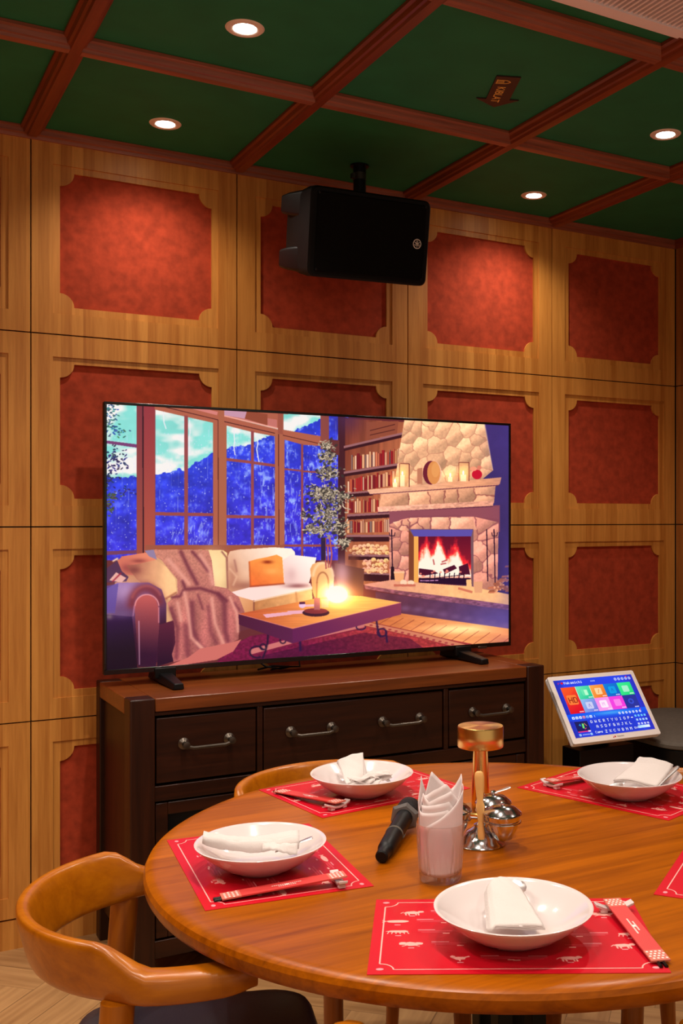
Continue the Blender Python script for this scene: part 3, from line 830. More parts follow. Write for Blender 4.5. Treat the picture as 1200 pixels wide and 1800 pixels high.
    for k in range(16): c.ell(652 + k * 11, 1099 + k * 2.6, 3, 1.6, (150, 50, 56), .8)
    c.line([(440, 1146), (530, 1122), (640, 1098)], 9, (196, 116, 110)); c.line([(440, 1152), (530, 1128), (640, 1104)], 1.2, (120, 30, 56)); 
    i = c.mask([(420, 1170), (470, 1150), (640, 1112), (720, 1122), (760, 1150), (700, 1180), (420, 1190)]); A[i] = A[i] * .52 + np.array((60, 8, 60)) * .35
    # ---- sofa
    c.fill([(415, 1060), (560, 1045), (560, 1075), (420, 1110)], (96, 46, 54))
    c.grad([(205, 984), (262, 970), (330, 966), (392, 967), (399, 972), (401, 1040), (300, 1110), (200, 1050)], (196, 138, 98), (220, 1000), (240, 214, 150), (385, 990), .04, 12)
    c.grad([(400, 1044), (400, 978), (404, 969), (420, 966), (480, 962), (512, 964), (518, 970), (521, 1000), (520, 1040), (440, 1050)], (214, 160, 118), (404, 1030), (255, 248, 226), (490, 968), .03, 12)
    c.blob(372, 1000, 20, 30, (250, 234, 170), .8); c.stroke([(390, 970), (398, 980), (400, 1034)], 2.4, (140, 84, 74), .9)
    c.blob(409, 1012, 9, 26, (170, 112, 88), .6); c.blob(430, 1030, 26, 9, (150, 92, 74), .75); c.stroke([(404, 1000), (416, 1014), (410, 1028)], 3, (240, 200, 160), .5); c.stroke([(412, 985), (416, 1004)], 3, (140, 86, 76), .5)
    c.grad([(402, 1042), (440, 1032), (545, 1025), (549, 1034), (446, 1058)], (252, 224, 212), (470, 1032), (255, 246, 230), (530, 1030))
    c.grad([(445, 1056), (548, 1034), (549, 1053), (446, 1076)], (188, 126, 72), (446, 1065), (246, 200, 130), (548, 1043), .10, 8)
    c.grad([(400, 1043), (446, 1056), (446, 1076), (428, 1080), (400, 1062)], (240, 188, 136), (405, 1048), (206, 144, 90), (440, 1074)); c.stroke([(446, 1056), (446, 1077)], 1.6, (110, 56, 48), .9); c.stroke([(446, 1057), (548, 1035)], 1.4, (255, 236, 206), .8); c.stroke([(520, 1042), (522, 1058)], 3, (170, 110, 66), .5)
    c.stroke([(430, 1084), (552, 1056)], 3, (90, 40, 50), .95)
    c.grad([(497, 984), (512, 975), (556, 980), (553, 992), (541, 1030), (500, 1026)], (236, 206, 196), (505, 1020), (255, 250, 236), (540, 984)); c.blob(522, 1030, 22, 4, (140, 84, 84), .9); c.blob(512, 1010, 9, 12, (206, 166, 160), .5)
    c.grad([(437, 987), (450, 983), (470, 979), (486, 975), (496, 980), (499, 1026), (470, 1029), (439, 1032)], (250, 160, 70), (470, 985), (232, 110, 46), (445, 1030), .06, 9); c.blob(470, 988, 9, 3, (140, 44, 16), 1.0); c.blob(478, 1004, 14, 6, (255, 186, 96), .7); c.stroke([(440, 1031), (499, 1026)], 2.4, (150, 60, 36), .8); c.stroke([(438, 988), (440, 1030)], 2, (170, 80, 40), .7)
    arm = [(545, 1000), (549, 992), (558, 988), (568, 988), (578, 992), (585, 1002), (587, 1014), (585, 1054), (556, 1060), (549, 1040)]
    c.grad(arm, (226, 166, 100), (546, 1020), (250, 206, 140), (584, 1010)); c.arc(568, 1016, 18, 27, 190, 350, 4, (255, 228, 176), .7); c.arc(567, 1024, 10, 18, 180, 360, 2.2, (150, 92, 58), .9); c.stroke([(557, 1024), (556, 1052)], 2.2, (150, 92, 58), .9); c.stroke([(577, 1024), (577, 1050)], 2.2, (176, 110, 70), .8); c.blob(567, 1032, 8, 18, (240, 190, 120), .8)
    c.grad([(204, 990), (214, 978), (264, 970), (276, 980), (262, 1012), (214, 1010)], (206, 116, 92), (215, 985), (226, 138, 104), (262, 980)); c.blob(244, 986, 14, 4, (120, 50, 50), .7); c.blob(222, 998, 10, 8, (130, 56, 60), .6)
    c.fill([(186, 1000), (206, 985), (214, 1004), (226, 1014), (222, 1022), (186, 1024)], (76, 46, 76)); c.fill([(192, 1020), (204, 1006), (222, 1016), (214, 1024)], (226, 176, 160)); c.stroke([(198, 1022), (212, 1008)], 2, (150, 30, 50)); c.stroke([(199, 986), (206, 982)], 2.4, (250, 220, 180))
    c.grad([(222, 994), (240, 992), (274, 984), (292, 996), (308, 1018), (310, 1040), (297, 1054), (270, 1040), (240, 1018)], (160, 92, 74), (226, 1000), (250, 204, 142), (295, 1012), .05, 10); c.blob(236, 1002, 12, 7, (120, 60, 56), .8); c.stroke([(292, 1052), (309, 1042)], 3, (150, 84, 60), .7); c.blob(262, 1016, 14, 5, (214, 158, 112), .6)
    c.grad([(186, 1036), (206, 1024), (262, 1024), (284, 1036), (292, 1060), (292, 1100), (306, 1160), (186, 1175)], (140, 110, 166), (212, 1030), (52, 16, 42), (244, 1116), .05, 10)
    c.blob(222, 1040, 26, 16, (200, 170, 206), .55); c.arc(256, 1062, 24, 28, 180, 350, 15, (120, 46, 54), .85); c.arc(258, 1060, 27, 30, 200, 330, 4, (178, 92, 84), .5)
    c.grad([(236, 1064), (242, 1052), (252, 1046), (264, 1046), (274, 1054), (279, 1070), (280, 1100), (274, 1172), (243, 1172)], (184, 88, 84), (258, 1052), (44, 14, 42), (256, 1150)); c.arc(258, 1066, 21, 21, 185, 355, 1.8, (236, 160, 160), .9); c.stroke([(279, 1068), (279, 1094)], 1.8, (214, 140, 150), .8); c.stroke([(236, 1066), (234, 1082)], 2, (200, 140, 170), .7); c.stroke([(244, 1092), (245, 1168)], 1.5, (206, 160, 180), .9)
    c.fill([(186, 1030), (208, 1026), (202, 1078), (186, 1078)], (86, 72, 156), .75)
    c.grad([(186, 1080), (232, 1084), (242, 1178), (186, 1180)], (40, 14, 60), (200, 1084), (16, 4, 22), (215, 1150)); c.blob(214, 1080, 20, 8, (110, 92, 136), .5); c.blob(192, 1084, 6, 5, (150, 140, 130), .6)
    c.grad([(280, 1098), (306, 1090), (312, 1160), (276, 1172)], (80, 26, 50), (290, 1100), (30, 8, 34), (290, 1165))
    # knitted throw
    throw = [(258, 969), (272, 966), (330, 966), (366, 967), (372, 985), (377, 1030), (398, 1034), (420, 1050), (430, 1076), (421, 1088), (419, 1124), (404, 1131), (410, 1140), (360, 1150), (305, 1164), (302, 1150), (308, 1130), (306, 1096), (294, 1060), (312, 1042), (311, 1018), (296, 1000), (284, 985)]
    i = c.grad(throw, (196, 132, 110), (300, 975), (178, 104, 96), (360, 1120), .16, 2.2, 2.2, 41); x = c.X.ravel()[i]; y = c.Y.ravel()[i]
    A[i] = np.clip(A[i] * (1 + .10 * (np.sin((x + (y - 1040) * .16) / 6.4) * np.clip((y - 1050) / 30, 0, 1))[:, None]), 0, 255)
    for p, w_, a_ in (([(318, 970), (332, 1000), (346, 1026)], 6, .8), ([(338, 970), (352, 985), (366, 1004)], 5, .8), ([(321, 1022), (326, 1036), (352, 1034), (384, 1044), (398, 1056)], 5, .85), ([(302, 1050), (316, 1048), (322, 1038)], 4, .8), ([(337, 1060), (338, 1104), (350, 1136), (360, 1144)], 9, .75), ([(366, 1066), (370, 1110), (380, 1130)], 6, .5),
            ([(384, 1046), (394, 1060), (396, 1110), (400, 1126)], 8, .75), ([(300, 1070), (312, 1104), (310, 1156)], 7, .7), ([(348, 1046), (356, 1070)], 4, .6), ([(412, 1060), (420, 1072)], 4, .6), ([(326, 1100), (330, 1150)], 9, .6)):
        c.stroke(p, w_, (104, 44, 58), a_)
    for p, w_ in (([(324, 1042), (330, 1070), (336, 1120), (354, 1140)], 5), ([(372, 1052), (378, 1096), (392, 1130)], 5), ([(404, 1050), (416, 1078), (418, 1110)], 4), ([(296, 984), (322, 1014), (332, 1026)], 6), ([(352, 976), (368, 1000), (374, 1026)], 6), ([(312, 1060), (318, 1090)], 5), ([(346, 1130), (358, 1141)], 4)): c.stroke(p, w_, (232, 168, 146), .7)
    c.fill([(352, 1140), (404, 1130), (424, 1124), (410, 1145), (380, 1160), (300, 1172), (285, 1174), (330, 1156)], (198, 112, 100)); c.fill([(254, 968), (270, 966), (276, 984), (262, 978)], (140, 128, 160))
    # ---- low table
    k_ = (28, 14, 44)
    c.stroke([(471, 1114), (470, 1130), (466, 1146), (462, 1156)], 2.6, k_); c.arc(451, 1146, 12, 10, 60, 330, 2.2, k_); c.arc(462, 1137, 5, 5, 60, 360, 2.0, k_)
    c.arc(497, 1126, 5, 5, 0, 220, 1.8, k_); c.stroke([(527, 1126), (528, 1143)], 3.4, (36, 14, 60))
    c.stroke([(661, 1088), (664, 1108), (668, 1118)], 2.6, (34, 20, 60)); c.arc(671, 1112, 8, 7, 0, 340, 2.0, (34, 20, 60)); c.stroke([(678, 1110), (680, 1128)], 2.6, (34, 20, 60)); c.arc(634, 1102, 8, 5, 0, 200, 1.8, (34, 20, 60))
    c.grad([(419, 1079), (560, 1051), (612, 1044), (705, 1059), (514, 1105)], (192, 88, 46), (430, 1080), (252, 180, 90), (600, 1060), .10, 40, 2, 51)
    c.grad([(419, 1079), (514, 1105), (514, 1131), (420, 1098)], (70, 20, 50), (420, 1085), (84, 30, 70), (514, 1118)); c.grad([(514, 1105), (705, 1059), (705, 1080), (514, 1131)], (92, 30, 78), (514, 1118), (130, 56, 84), (700, 1068)); c.line([(419, 1079), (514, 1105), (705, 1059)], 1.2, (236, 150, 130), .7)
    for p in ([(462, 1080), (510, 1075), (514, 1080), (468, 1086)], [(505, 1074), (540, 1072), (540, 1078), (508, 1080)], [(536, 1063), (556, 1062), (556, 1066), (536, 1067)]): c.fill(p, (230, 176, 190))
    c.ell(555, 1077, 24, 7, (54, 24, 40)); c.ell(555, 1074, 21, 5, (120, 44, 50)); c.fill([(552, 1051), (562, 1051), (562, 1072), (552, 1072)], (150, 84, 92)); c.ell(531, 1064, 6, 5, (216, 190, 226)); c.line([(526, 1060), (536, 1060)], 4, (60, 20, 60)); c.fill([(564, 1053), (578, 1053), (577, 1068), (565, 1068)], (240, 176, 130), .8)
    # candle glow on the table, blurred pot behind
    c.fill([(588, 990), (640, 1000), (638, 1048), (600, 1046), (588, 1010)], (110, 66, 54)); c.blob(601, 1008, 15, 24, (206, 160, 164), .85); c.blob(620, 985, 10, 14, (110, 60, 44), .8); c.blob(628, 1020, 12, 22, (120, 76, 52), .6)
    # ---- potted tree
    for p in ([(573, 1000), (571, 970), (572, 945)], [(580, 998), (583, 975), (579, 945)], [(577, 998), (576, 960)]): c.line(p, 2.6, (176, 92, 84))
    c.fill([(564, 945), (572, 945), (572, 985), (564, 985)], (44, 30, 60))
    for cx, cy, sx, sy, n in ((574, 782, 10, 7, 36), (575, 802, 14, 10, 70), (578, 830, 18, 12, 90), (562, 866, 22, 14, 110), (585, 872, 24, 16, 140), (606, 872, 12, 5, 24), (572, 905, 26, 14, 120), (590, 925, 18, 14, 90), (545, 930, 14, 8, 40), (604, 955, 12, 10, 50), (566, 930, 16, 10, 60), (536, 905, 6, 10, 14)):
        for _ in range(n // 2): c.ell(cx + R.randn() * sx * .5, cy + R.randn() * sy * .55, 3.4, 2.4, (52, 52, 44), .8, R.uniform(-1, 1))
        for _ in range(n):
            g = R.uniform(.55, 1.25); c.ell(cx + R.randn() * sx * .6, cy + R.randn() * sy * .6, R.uniform(1.6, 3.4), R.uniform(.7, 1.4), (176 * g, 170 * g, 142 * g), .95, R.uniform(-1.3, 1.3))
    c.glow(592, 1044, 20, 15, (255, 240, 190), 1.25); c.glow(596, 1046, 44, 26, (150, 90, 30), .75); c.ell(592, 1045, 19, 15, (255, 252, 236)); c.glow(592, 1050, 60, 14, (80, 50, 10), .8)
    # overall light: blue haze right and upper right, dusk at lower left
    c.soften(2)
    c.tint(905, 740, 36, 120, (62, 54, 130), .6); c.tint(610, 735, 26, 26, (70, 44, 92), .55); c.tint(190, 1170, 46, 40, (14, 4, 22), .7)
    c.im = np.clip(c.im * np.array((1.03, .985, .98), np.float32) + np.array((6, 1, 4), np.float32), 0, 255)
    return c.image('television_picture')

tv_img = paint_tv()
M_TVSCR = screen_mat('television_picture', tv_img, 1.0)

tv = thing('television', 'wide flat television showing a log fire living room, on the dark sideboard', 'television', ((TX0 + TX1) / 2, TY, 0.863))
def loc(x, y, z): return (x - (TX0 + TX1) / 2, y - TY, z - 0.863)
lx0, lx1, lz0, lz1 = TX0 - (TX0+TX1)/2, TX1 - (TX0+TX1)/2, TZ0 - .863, TZ1 - .863
b = B()
b.box(lx0, lx1, 0.002, 0.022, lz0, lz1)
b.box(lx0 + .12, lx1 - .12, 0.022, 0.055, lz0 + .03, lz0 + .5)
obj('back_case', b, M_BLACK, tv, bevel=.003)
b = B(); y0, y1 = -0.004, 0.002
b.box(lx0, lx1, y0, y1, lz1 - .009, lz1); b.box(lx0, lx1, y0, y1, lz0, lz0 + .016)
b.box(lx0, lx0 + .009, y0, y1, lz0 + .016, lz1 - .009); b.box(lx1 - .009, lx1, y0, y1, lz0 + .016, lz1 - .009)
obj('bezel', b, M_GLOSSB, tv, bevel=.0015)
screen_plane('screen', [(lx0 + .009, 0, lz0 + .016), (lx1 - .009, 0, lz0 + .016), (lx1 - .009, 0, lz1 - .009), (lx0 + .009, 0, lz1 - .009)], M_TVSCR, tv)
b = B(); b.box(lx1 - .155, lx1 - .115, -.007, -.003, lz0 - .004, lz0 + .006); obj('sensor_badge', b, M_PEWTER, tv, bevel=.001)
for fx in (0.94, 2.09):
    b = B(); x = fx - (TX0 + TX1) / 2
    b.box(x - .035, x + .035, -.012, .012, 0.016, lz0 + .012)
    def sec(y, hw, z0_, z1_): return [(x - hw, y, z0_), (x + hw, y, z0_), (x + hw * .8, y, z1_), (x - hw * .8, y, z1_)]
    b.sweep([sec(-.165, .018, .0005, .020), sec(-.02, .026, .006, .034), sec(.02, .026, .006, .034), sec(.145, .018, .0005, .020)])
    obj('foot', b, M_BLACK, tv, bevel=.003)
b = B()
pts = [(1.30, -.10, .868), (1.36, -.085, .875), (1.42, -.10, .870), (1.38, -.115, .867), (1.33, -.10, .876), (1.30, -.085, .90), (1.30, -.07, .98)]
b.tube(pts, .0035, 8); b.tube([(1.34, -.12, .867), (1.40, -.125, .874), (1.46, -.10, .868), (1.47, -.06, .92), (1.47, -.03, 1.0)], .003, 8)
tag(obj('cable', b, M_BLACK), 'loose black cable curled on the sideboard under the television', 'cable')

# ---------------------------------------------------------------- sideboard
CXA, CXB, CYF, CYB, CT = 0.758, 2.272, -0.487, -0.018, 0.863
sb = thing('sideboard', 'long dark walnut sideboard with drawers under the television', 'sideboard', ((CXA + CXB) / 2, (CYF + CYB) / 2, 0))
ox, oy = (CXA + CXB) / 2, (CYF + CYB) / 2
def sbx(b, x0, x1, y0, y1, z0, z1, mi=0): b.box(x0 - ox, x1 - ox, y0 - oy, y1 - oy, z0, z1, mi)
LW = 0.075
b = B(); sbx(b, CXA + LW + .001, CXB - LW - .001, CYF + .004, CYB, CT - .042, CT - .001)
sbx(b, CXA, CXA + LW, CYF + LW, CYB - .055, CT - .052, CT - .001); sbx(b, CXB - LW, CXB, CYF + LW, CYB - .055, CT - .052, CT - .001)
obj('top', b, M_WALNUTT, sb, bevel=.003)
for x0 in (CXA, CXB - LW):
    for y0, y1 in ((CYF, CYF + LW - .001), (CYB - .054, CYB)):
        b = B(); sbx(b, x0, x0 + LW, y0, y1, 0, CT); obj('leg', b, M_WALNUTZ, sb, bevel=.004)
for x0 in (CXA + .014, CXB - .034):
    b = B(); sbx(b, x0, x0 + .02, CYF + LW, CYB - .055, .10, CT - .053); obj('side_panel', b, M_WALNUTZ, sb, smooth=0)
b = B(); sbx(b, CXA + LW, CXB - LW, CYB - .02, CYB - .006, .10, CT - .05); obj('back_panel', b, M_WALNUT, sb, smooth=0)
xi0, xi1 = CXA + LW, CXB - LW
yf = CYF + .010
b = B()
sbx(b, xi0, xi1, yf, yf + .03, .808, CT - .043)          # top rail
sbx(b, xi0, xi1, yf, yf + .03, .548, .594)               # rail under the drawers
sbx(b, xi0, xi1, yf, yf + .03, .072, .125)               # bottom rail
for xm in (1.169, 1.856): sbx(b, xm - .009, xm + .009, yf, yf + .03, .594, .808)
for xm in (1.169, 1.856): sbx(b, xm - .02, xm + .02, yf, yf + .03, .125, .548)
sbx(b, xi0, xi1, yf + .03, CYB - .021, .088, .108)
sbx(b, xi0, xi1, yf + .03, CYB - .021, .552, .566)
obj('face_frame', b, M_WALNUT, sb, bevel=.002)
def handle(x, z, parent):
    b = B(); y = yf + .002 - oy; L = .072
    for s in (-1, 1):
        b.lathe([(0, 0), (.017, 0), (.018, .004), (.012, .008), (.008, .012), (.008, .026), (.011, .031), (.011, .037), (0, .040)], 20, 0, trn(x - ox + s * L, y, z) @ Matrix.Rotation(PI / 2, 4, 'X'))
    b.tube([(x - ox - L, y - .031, z - .004), (x - ox - L * .7, y - .034, z - .010), (x - ox + L * .7, y - .034, z - .010), (x - ox + L, y - .031, z - .004)], .0058, 12)
    return obj('handle', b, M_PEWTER, parent)
for x0, x1, hs in ((xi0 + .006, 1.156, (.995,)), (1.182, 1.843, (1.345, 1.678)), (1.869, xi1 - .006, (2.038,))):
    b = B(); sbx(b, x0, x1, yf + .002, yf + .022, .602, .800)
    d = obj('drawer', b, M_WALNUT, sb, bevel=.003)
    for hx in hs: handle(hx, .716, d)
for x0, x1 in ((xi0 + .004, 1.146), (1.192, 1.833), (1.879, xi1 - .004)):
    b = B(); f = .038; z0, z1 = .131, .542
    sbx(b, x0, x0 + f, yf + .002, yf + .022, z0, z1); sbx(b, x1 - f, x1, yf + .002, yf + .022, z0, z1)
    sbx(b, x0 + f, x1 - f, yf + .002, yf + .022, z1 - f, z1); sbx(b, x0 + f, x1 - f, yf + .002, yf + .022, z0, z0 + f)
    d = obj('door', b, M_WALNUT, sb, bevel=.003)
    b = B(); sbx(b, x0 + f, x1 - f, yf + .012, yf + .016, z0 + f, z1 - f)
    obj('glass_pane', b, M_DKGLASS, d, smooth=0)

# ---------------------------------------------------------------- loudspeaker and its bracket
SPW, SPH, SPD = 0.458, 0.285, 0.26
SP_M = trn(1.545, -0.516, 2.344) @ Matrix.Rotation(math.radians(4.3), 4, 'Z') @ Matrix.Rotation(math.radians(11.4), 4, 'X') @ Matrix.Rotation(math.radians(-2.7), 4, 'Y')
sp = thing('loudspeaker', 'black loudspeaker hung sideways under the green ceiling above the television', 'loudspeaker')
sp.matrix_world = SP_M
b = B()
def rring(y, w, h, r, dx=0.0):
    o = []
    for cx, cz, a0 in ((w/2 - r, h/2 - r, 0), (-w/2 + r, h/2 - r, 90), (-w/2 + r, -h/2 + r, 180), (w/2 - r, -h/2 + r, 270)):
        for k in range(6):
            a = math.radians(a0 + 90 * k / 5); o.append((cx + r * math.cos(a) + dx, y, cz + r * math.sin(a)))
    return o
b.sweep([rring(0.000, SPW - .012, SPH - .012, .02), rring(.006, SPW, SPH, .024), rring(.045, SPW, SPH, .024), rring(.12, SPW - .006, SPH * .95, .035), rring(.20, SPW - .03, SPH * .84, .045), rring(.245, SPW - .07, SPH * .60, .05)])
obj('cabinet', b, plain('speaker_black', (4, 4, 4), 0.6, spec=0.2, bump=.3, bscale=500), sp)
# moulded grip lugs at the far end
for zz in (.088, -.088):
    b = B(); b.sweep([rring(y, w, h_, .012, -SPW / 2 + .034 - d_) for y, w, d_, h_ in ((.04, .04, 0, .09), (.09, .06, .004, .085), (.15, .07, .010, .075), (.19, .07, .014, .062), (.215, .05, .008, .04))])
    for v in b.bm.verts: v.co.z += zz
    obj('grip', b, M_BLACK, sp)
b = B(); b.sweep([rring(-.0065, SPW - .050, SPH - .040, .012), rring(-.0005, SPW - .040, SPH - .032, .014)])
obj('grille', b, M_GRILLE, sp)
for sx in (-1, 1):
    for sz in (-1, 1):
        b = B(); b.lathe([(0, .0085), (.004, .0075), (.005, .0)], 12, 0, trn(sx * (SPW/2 - .026), -.0, sz * (SPH/2 - .022)) @ Matrix.Rotation(PI/2, 4, 'X'))
        obj('screw', b, M_BLACKM, sp)
b = B()
MB = trn(.176, -.0068, -.004) @ Matrix.Rotation(PI / 2, 4, 'X') @ rot_z(PI / 2)
n = 40; ro, ri = .0165, .0138
for k in range(n):
    a0, a1 = 2*PI*k/n, 2*PI*(k+1)/n
    b.prism([(ro*math.cos(a0), ro*math.sin(a0)), (ro*math.cos(a1), ro*math.sin(a1)), (ri*math.cos(a1), ri*math.sin(a1)), (ri*math.cos(a0), ri*math.sin(a0))], 0, .0008, 0, MB)
for q in range(3):                                            # three crossed tuning forks
    Q = MB @ rot_z(q * 2 * PI / 3)
    b.prism([(-.0125, -.0008), (0.0, -.0012), (0.0, .0012), (-.0125, .0008)], 0, .0009 + q * .0001, 0, Q)
    for s in (-1, 1): b.prism([(0.0, s * .0004), (.0020, s * .0026), (.0120, s * .0030), (.0120, s * .0016), (.0030, s * .0012)], 0, .0009 + q * .0001, 0, Q)
obj('badge', b, plain('badge_silver', (226, 220, 216), .4), sp, smooth=0, fix=True)
br = thing('speaker_bracket', 'black pole bracket fixing the loudspeaker to the ceiling', 'bracket', (1.645, -0.215, ZC))
b = B(); b.lathe([(0, -.001), (.034, -.001), (.034, -.006), (0, -.006)], 28); obj('ceiling_plate', b, M_BLACKM, br)
b = B(); b.tube([(0, 0, -.006), (0, 0, -.30)], .023, 16); obj('pole', b, M_BLACKM, br)
b = B(); b.tube([(0.0, 0, -.03), (0, 0, -.055)], .024, 16); b.box(-.032, -.02, -.01, .01, -.052, -.034); b.tube([(-.026, -.012, -.043), (-.026, .012, -.043)], .004, 8); obj('clamp', b, M_PEWTER, br)
b = B(); b.tube([(0.01, 0, -.13), (0.01, 0, -.19)], .026, 16); b.box(.030, .05, -.008, .008, -.165, -.15); obj('collar', b, M_BLACKM, br)
b = B(); b.box(-.02, .02, -.046, .01, -.30, -.27); obj('arm', b, M_BLACKM, br, bevel=.003)

# ---------------------------------------------------------------- touch screen kiosk and bench
FONT = {'A':'0E11111F111111','B':'1E11111E11111E','C':'0E11101010110E','D':'1E11111111111E','E':'1F10101E10101F','F':'1F10101E101010','G':'0E11101713110F','H':'1111111F111111','I':'0E04040404040E','J':'0702020202120C','K':'11121418141211','L':'1010101010101F','M':'111B1515111111','N':'11191513111111','O':'0E11111111110E','P':'1E11111E101010','Q':'0E11111115120D','R':'1E11111E141211','S':'0F10100E01011E','T':'1F040404040404','U':'1111111111110E','V':'11111111110A04','W':'11111115151B11','X':'11110A040A1111','Y':'11110A04040404','Z':'1F01020408101F',
        'a':'00000E010F110F','k':'10101214181412','m':'00001A15151515','i':'04000C0404040E','c':'00000E1010100E','h':'10101E11111111','p':'00001E111E1010','s':'00000F100E011E','n':'00001E11111111','t':'08081C08080906','e':'00000E111F100E','r':'00001619101010'}
def paint_menu():
    c = Canvas(560, 400, lambda u, v: (u * 140.0, v * 100.0)); R = np.random.RandomState(5)
    def rect(x0, y0, x1, y1, col, a=1.0): c.fill([(x0, y0), (x1, y0), (x1, y1), (x0, y1)], col, a)
    def text(s, x, y, h, col, a=1.0):
        p = h / 7.0
        for ch in s:
            if ch in FONT:
                for r in range(7):
                    bits = int(FONT[ch][2*r:2*r+2], 16)
                    for k in range(5):
                        if bits & (16 >> k): rect(x + k * p, y + r * p, x + (k + 1.15) * p, y + (r + 1.15) * p, col, a)
            x += p * 6
    U = 140.0
    c.grad([(0, 0), (140, 0), (140, 100), (0, 100)], (40, 70, 236), (60, 0), (34, 60, 220), (60, 100))
    c.grad([(0, 0), (14, 0), (14, 100), (0, 100)], (36, 44, 176), (0, 0), (40, 64, 220), (14, 0)); c.grad([(120, 0), (140, 0), (140, 100), (120, 100)], (40, 70, 236), (120, 0), (40, 44, 190), (140, 0))
    # header
    text('r', 6, 3.2, 4.5, (226, 30, 50)); c.ell(13, 5.8, 2.2, 1.9, (226, 24, 44)); text('Nakamichi', 16.5, 3.6, 4.2, (240, 244, 255))
    for k in range(4): c.ell(64 + k * 2.1, 6.0, .8, 1.4, (176, 200, 255), .8)
    for k in range(5):
        x = 108 + k * 6.4; c.ell(x, 6.5, 2.3, 2.6, (210, 224, 255)); c.ell(x, 6.5, 1.4, 1.7, (60, 90, 236)); c.ell(x, 6.5, .7, .8, (220, 230, 255))
    c.ell(129, 3.6, 1.2, 1.3, (244, 40, 90))
    xs = [7.4, 32.6, 57.4, 82, 107, 131.6]; y0, ym, y1 = 13.4, 36.6, 59.8
    def tile(x0, x1, ya, yb, ca, cb): c.grad([(x0, ya), (x1, ya), (x1, yb), (x0, yb)], ca, (x0, ya), cb, (x1, yb))
    tile(xs[0], xs[1], y0, y1, (255, 96, 36), (222, 0, 40)); c.fill([(xs[0], y0), (xs[1], y0), (xs[0], 44)], (255, 90, 40), .35)
    tile(xs[1], xs[2], y0, ym, (120, 240, 190), (20, 196, 140)); tile(xs[2], xs[3], y0, ym, (255, 176, 84), (240, 110, 30)); tile(xs[3], xs[4], y0, ym, (0, 130, 224), (0, 96, 196)); tile(xs[4], xs[5], y0, ym, (60, 244, 150), (30, 214, 120))
    tile(xs[1], xs[2], ym, y1, (150, 200, 244), (110, 110, 220)); tile(xs[2], xs[3], ym, y1, (250, 140, 236), (255, 170, 240)); tile(xs[3], xs[4], ym, y1, (240, 70, 226), (250, 60, 220)); tile(xs[4], xs[5], ym, y1, (36, 52, 150), (40, 50, 160))
    c.line([(xs[1], y0), (xs[1], ym)], .8, (220, 255, 240)); c.line([(xs[2], y0), (xs[2], ym)], .8, (255, 240, 220))
    def icon(cx, cy, r, col, a=.85): c.fill([(cx - r, cy - r * .8), (cx - r * .8, cy - r), (cx + r * .8, cy - r), (cx + r, cy - r * .8), (cx + r, cy + r * .8), (cx + r * .8, cy + r), (cx - r * .8, cy + r), (cx - r, cy + r * .8)], col, a)
    icon(20, 36, 8.5, (255, 140, 60)); text('HD', 13.2, 31.5, 9.5, (150, 40, 20))
    icon(46, 25, 5.5, (120, 240, 180), .6); rect(45, 20.5, 50.5, 30, (190, 255, 210)); icon(70, 25, 5.8, (255, 226, 176)); text('f', 0, 0, 1, (0, 0, 0)); c.line([(71.5, 21.5), (68.5, 28.5)], 1.3, (236, 150, 80))
    icon(95, 25, 6.2, (0, 170, 236), .8); c.line([(93, 28), (95, 22), (97, 28)], 1.0, (0, 110, 200)); icon(119, 25, 5.8, (180, 244, 210), .9)
    icon(45, 48, 6, (214, 214, 246), .9); c.line([(43, 51), (45, 45), (47, 51)], 1.0, (150, 140, 220)); icon(70, 48, 6.4, (255, 250, 255)); text('M', 67, 45, 6, (240, 170, 236)); icon(95, 48, 6, (255, 150, 240), .8); c.ell(119, 48, 5, 5, (56, 86, 226), .8); c.ell(119, 48, 2.5, 2.5, (38, 52, 150))
    for k, (x, y) in enumerate([(26, y1), (51, ym), (76, ym), (100, ym), (125, ym), (51, y1), (76, y1), (101, y1), (124, y1 + 1)]):
        for q in range(4): rect(x - 2 + q * 1.9, y - 3.6, x - .6 + q * 1.9, y - 1.6, (255, 240, 255), .85)
    c.grad([(0, 60.5), (140, 60.5), (140, 72), (0, 72)], (0, 90, 250), (70, 60), (30, 70, 226), (70, 72)); c.tint(76, 64, 34, 3.5, (90, 190, 250), .7)
    for k, col in enumerate([(236, 244, 255)] * 3 + [(250, 150, 160), (140, 190, 255), (236, 244, 255)]):
        icon(9 + k * 6, 67, 2.2, col, .95); c.ell(9 + k * 6, 67.5, .8, .9, (50, 90, 220))
    c.line([(46, 65.5), (45, 67), (46, 69)], .8, (200, 220, 255))
    for k in range(7): c.ell(90 + k * 6.2, 66.5, 1.9, 2.2, (236, 240, 255), .95); c.ell(90 + k * 6.2, 66.7, .7, .8, (70, 110, 236))
    rect(128.5, 62, 130, 64, (240, 40, 110))
    rect(7.4, 73.5, 29.8, 90.5, (26, 30, 96)); c.fill([(13, 80), (16, 77), (17, 82)], (30, 140, 220)); c.fill([(19, 77), (22, 78), (21, 86), (18, 85)], (120, 230, 120)); c.line([(23, 77), (26, 82)], 1.0, (240, 150, 40)); c.line([(21, 87), (24, 85)], 1.1, (244, 60, 110))
    rect(8, 90, 27, 91.8, (244, 50, 130)); rect(25, 89.5, 29.5, 92, (250, 220, 250))
    icon(9.5, 96, 1.9, (170, 214, 255)); icon(28.5, 96, 1.9, (170, 214, 255))
    for q in range(7): rect(13.5 + q * 1.8, 95, 14.8 + q * 1.8, 97, (220, 230, 255), .7)
    rect(31, 73, 111, 99, (30, 56, 200), .5)
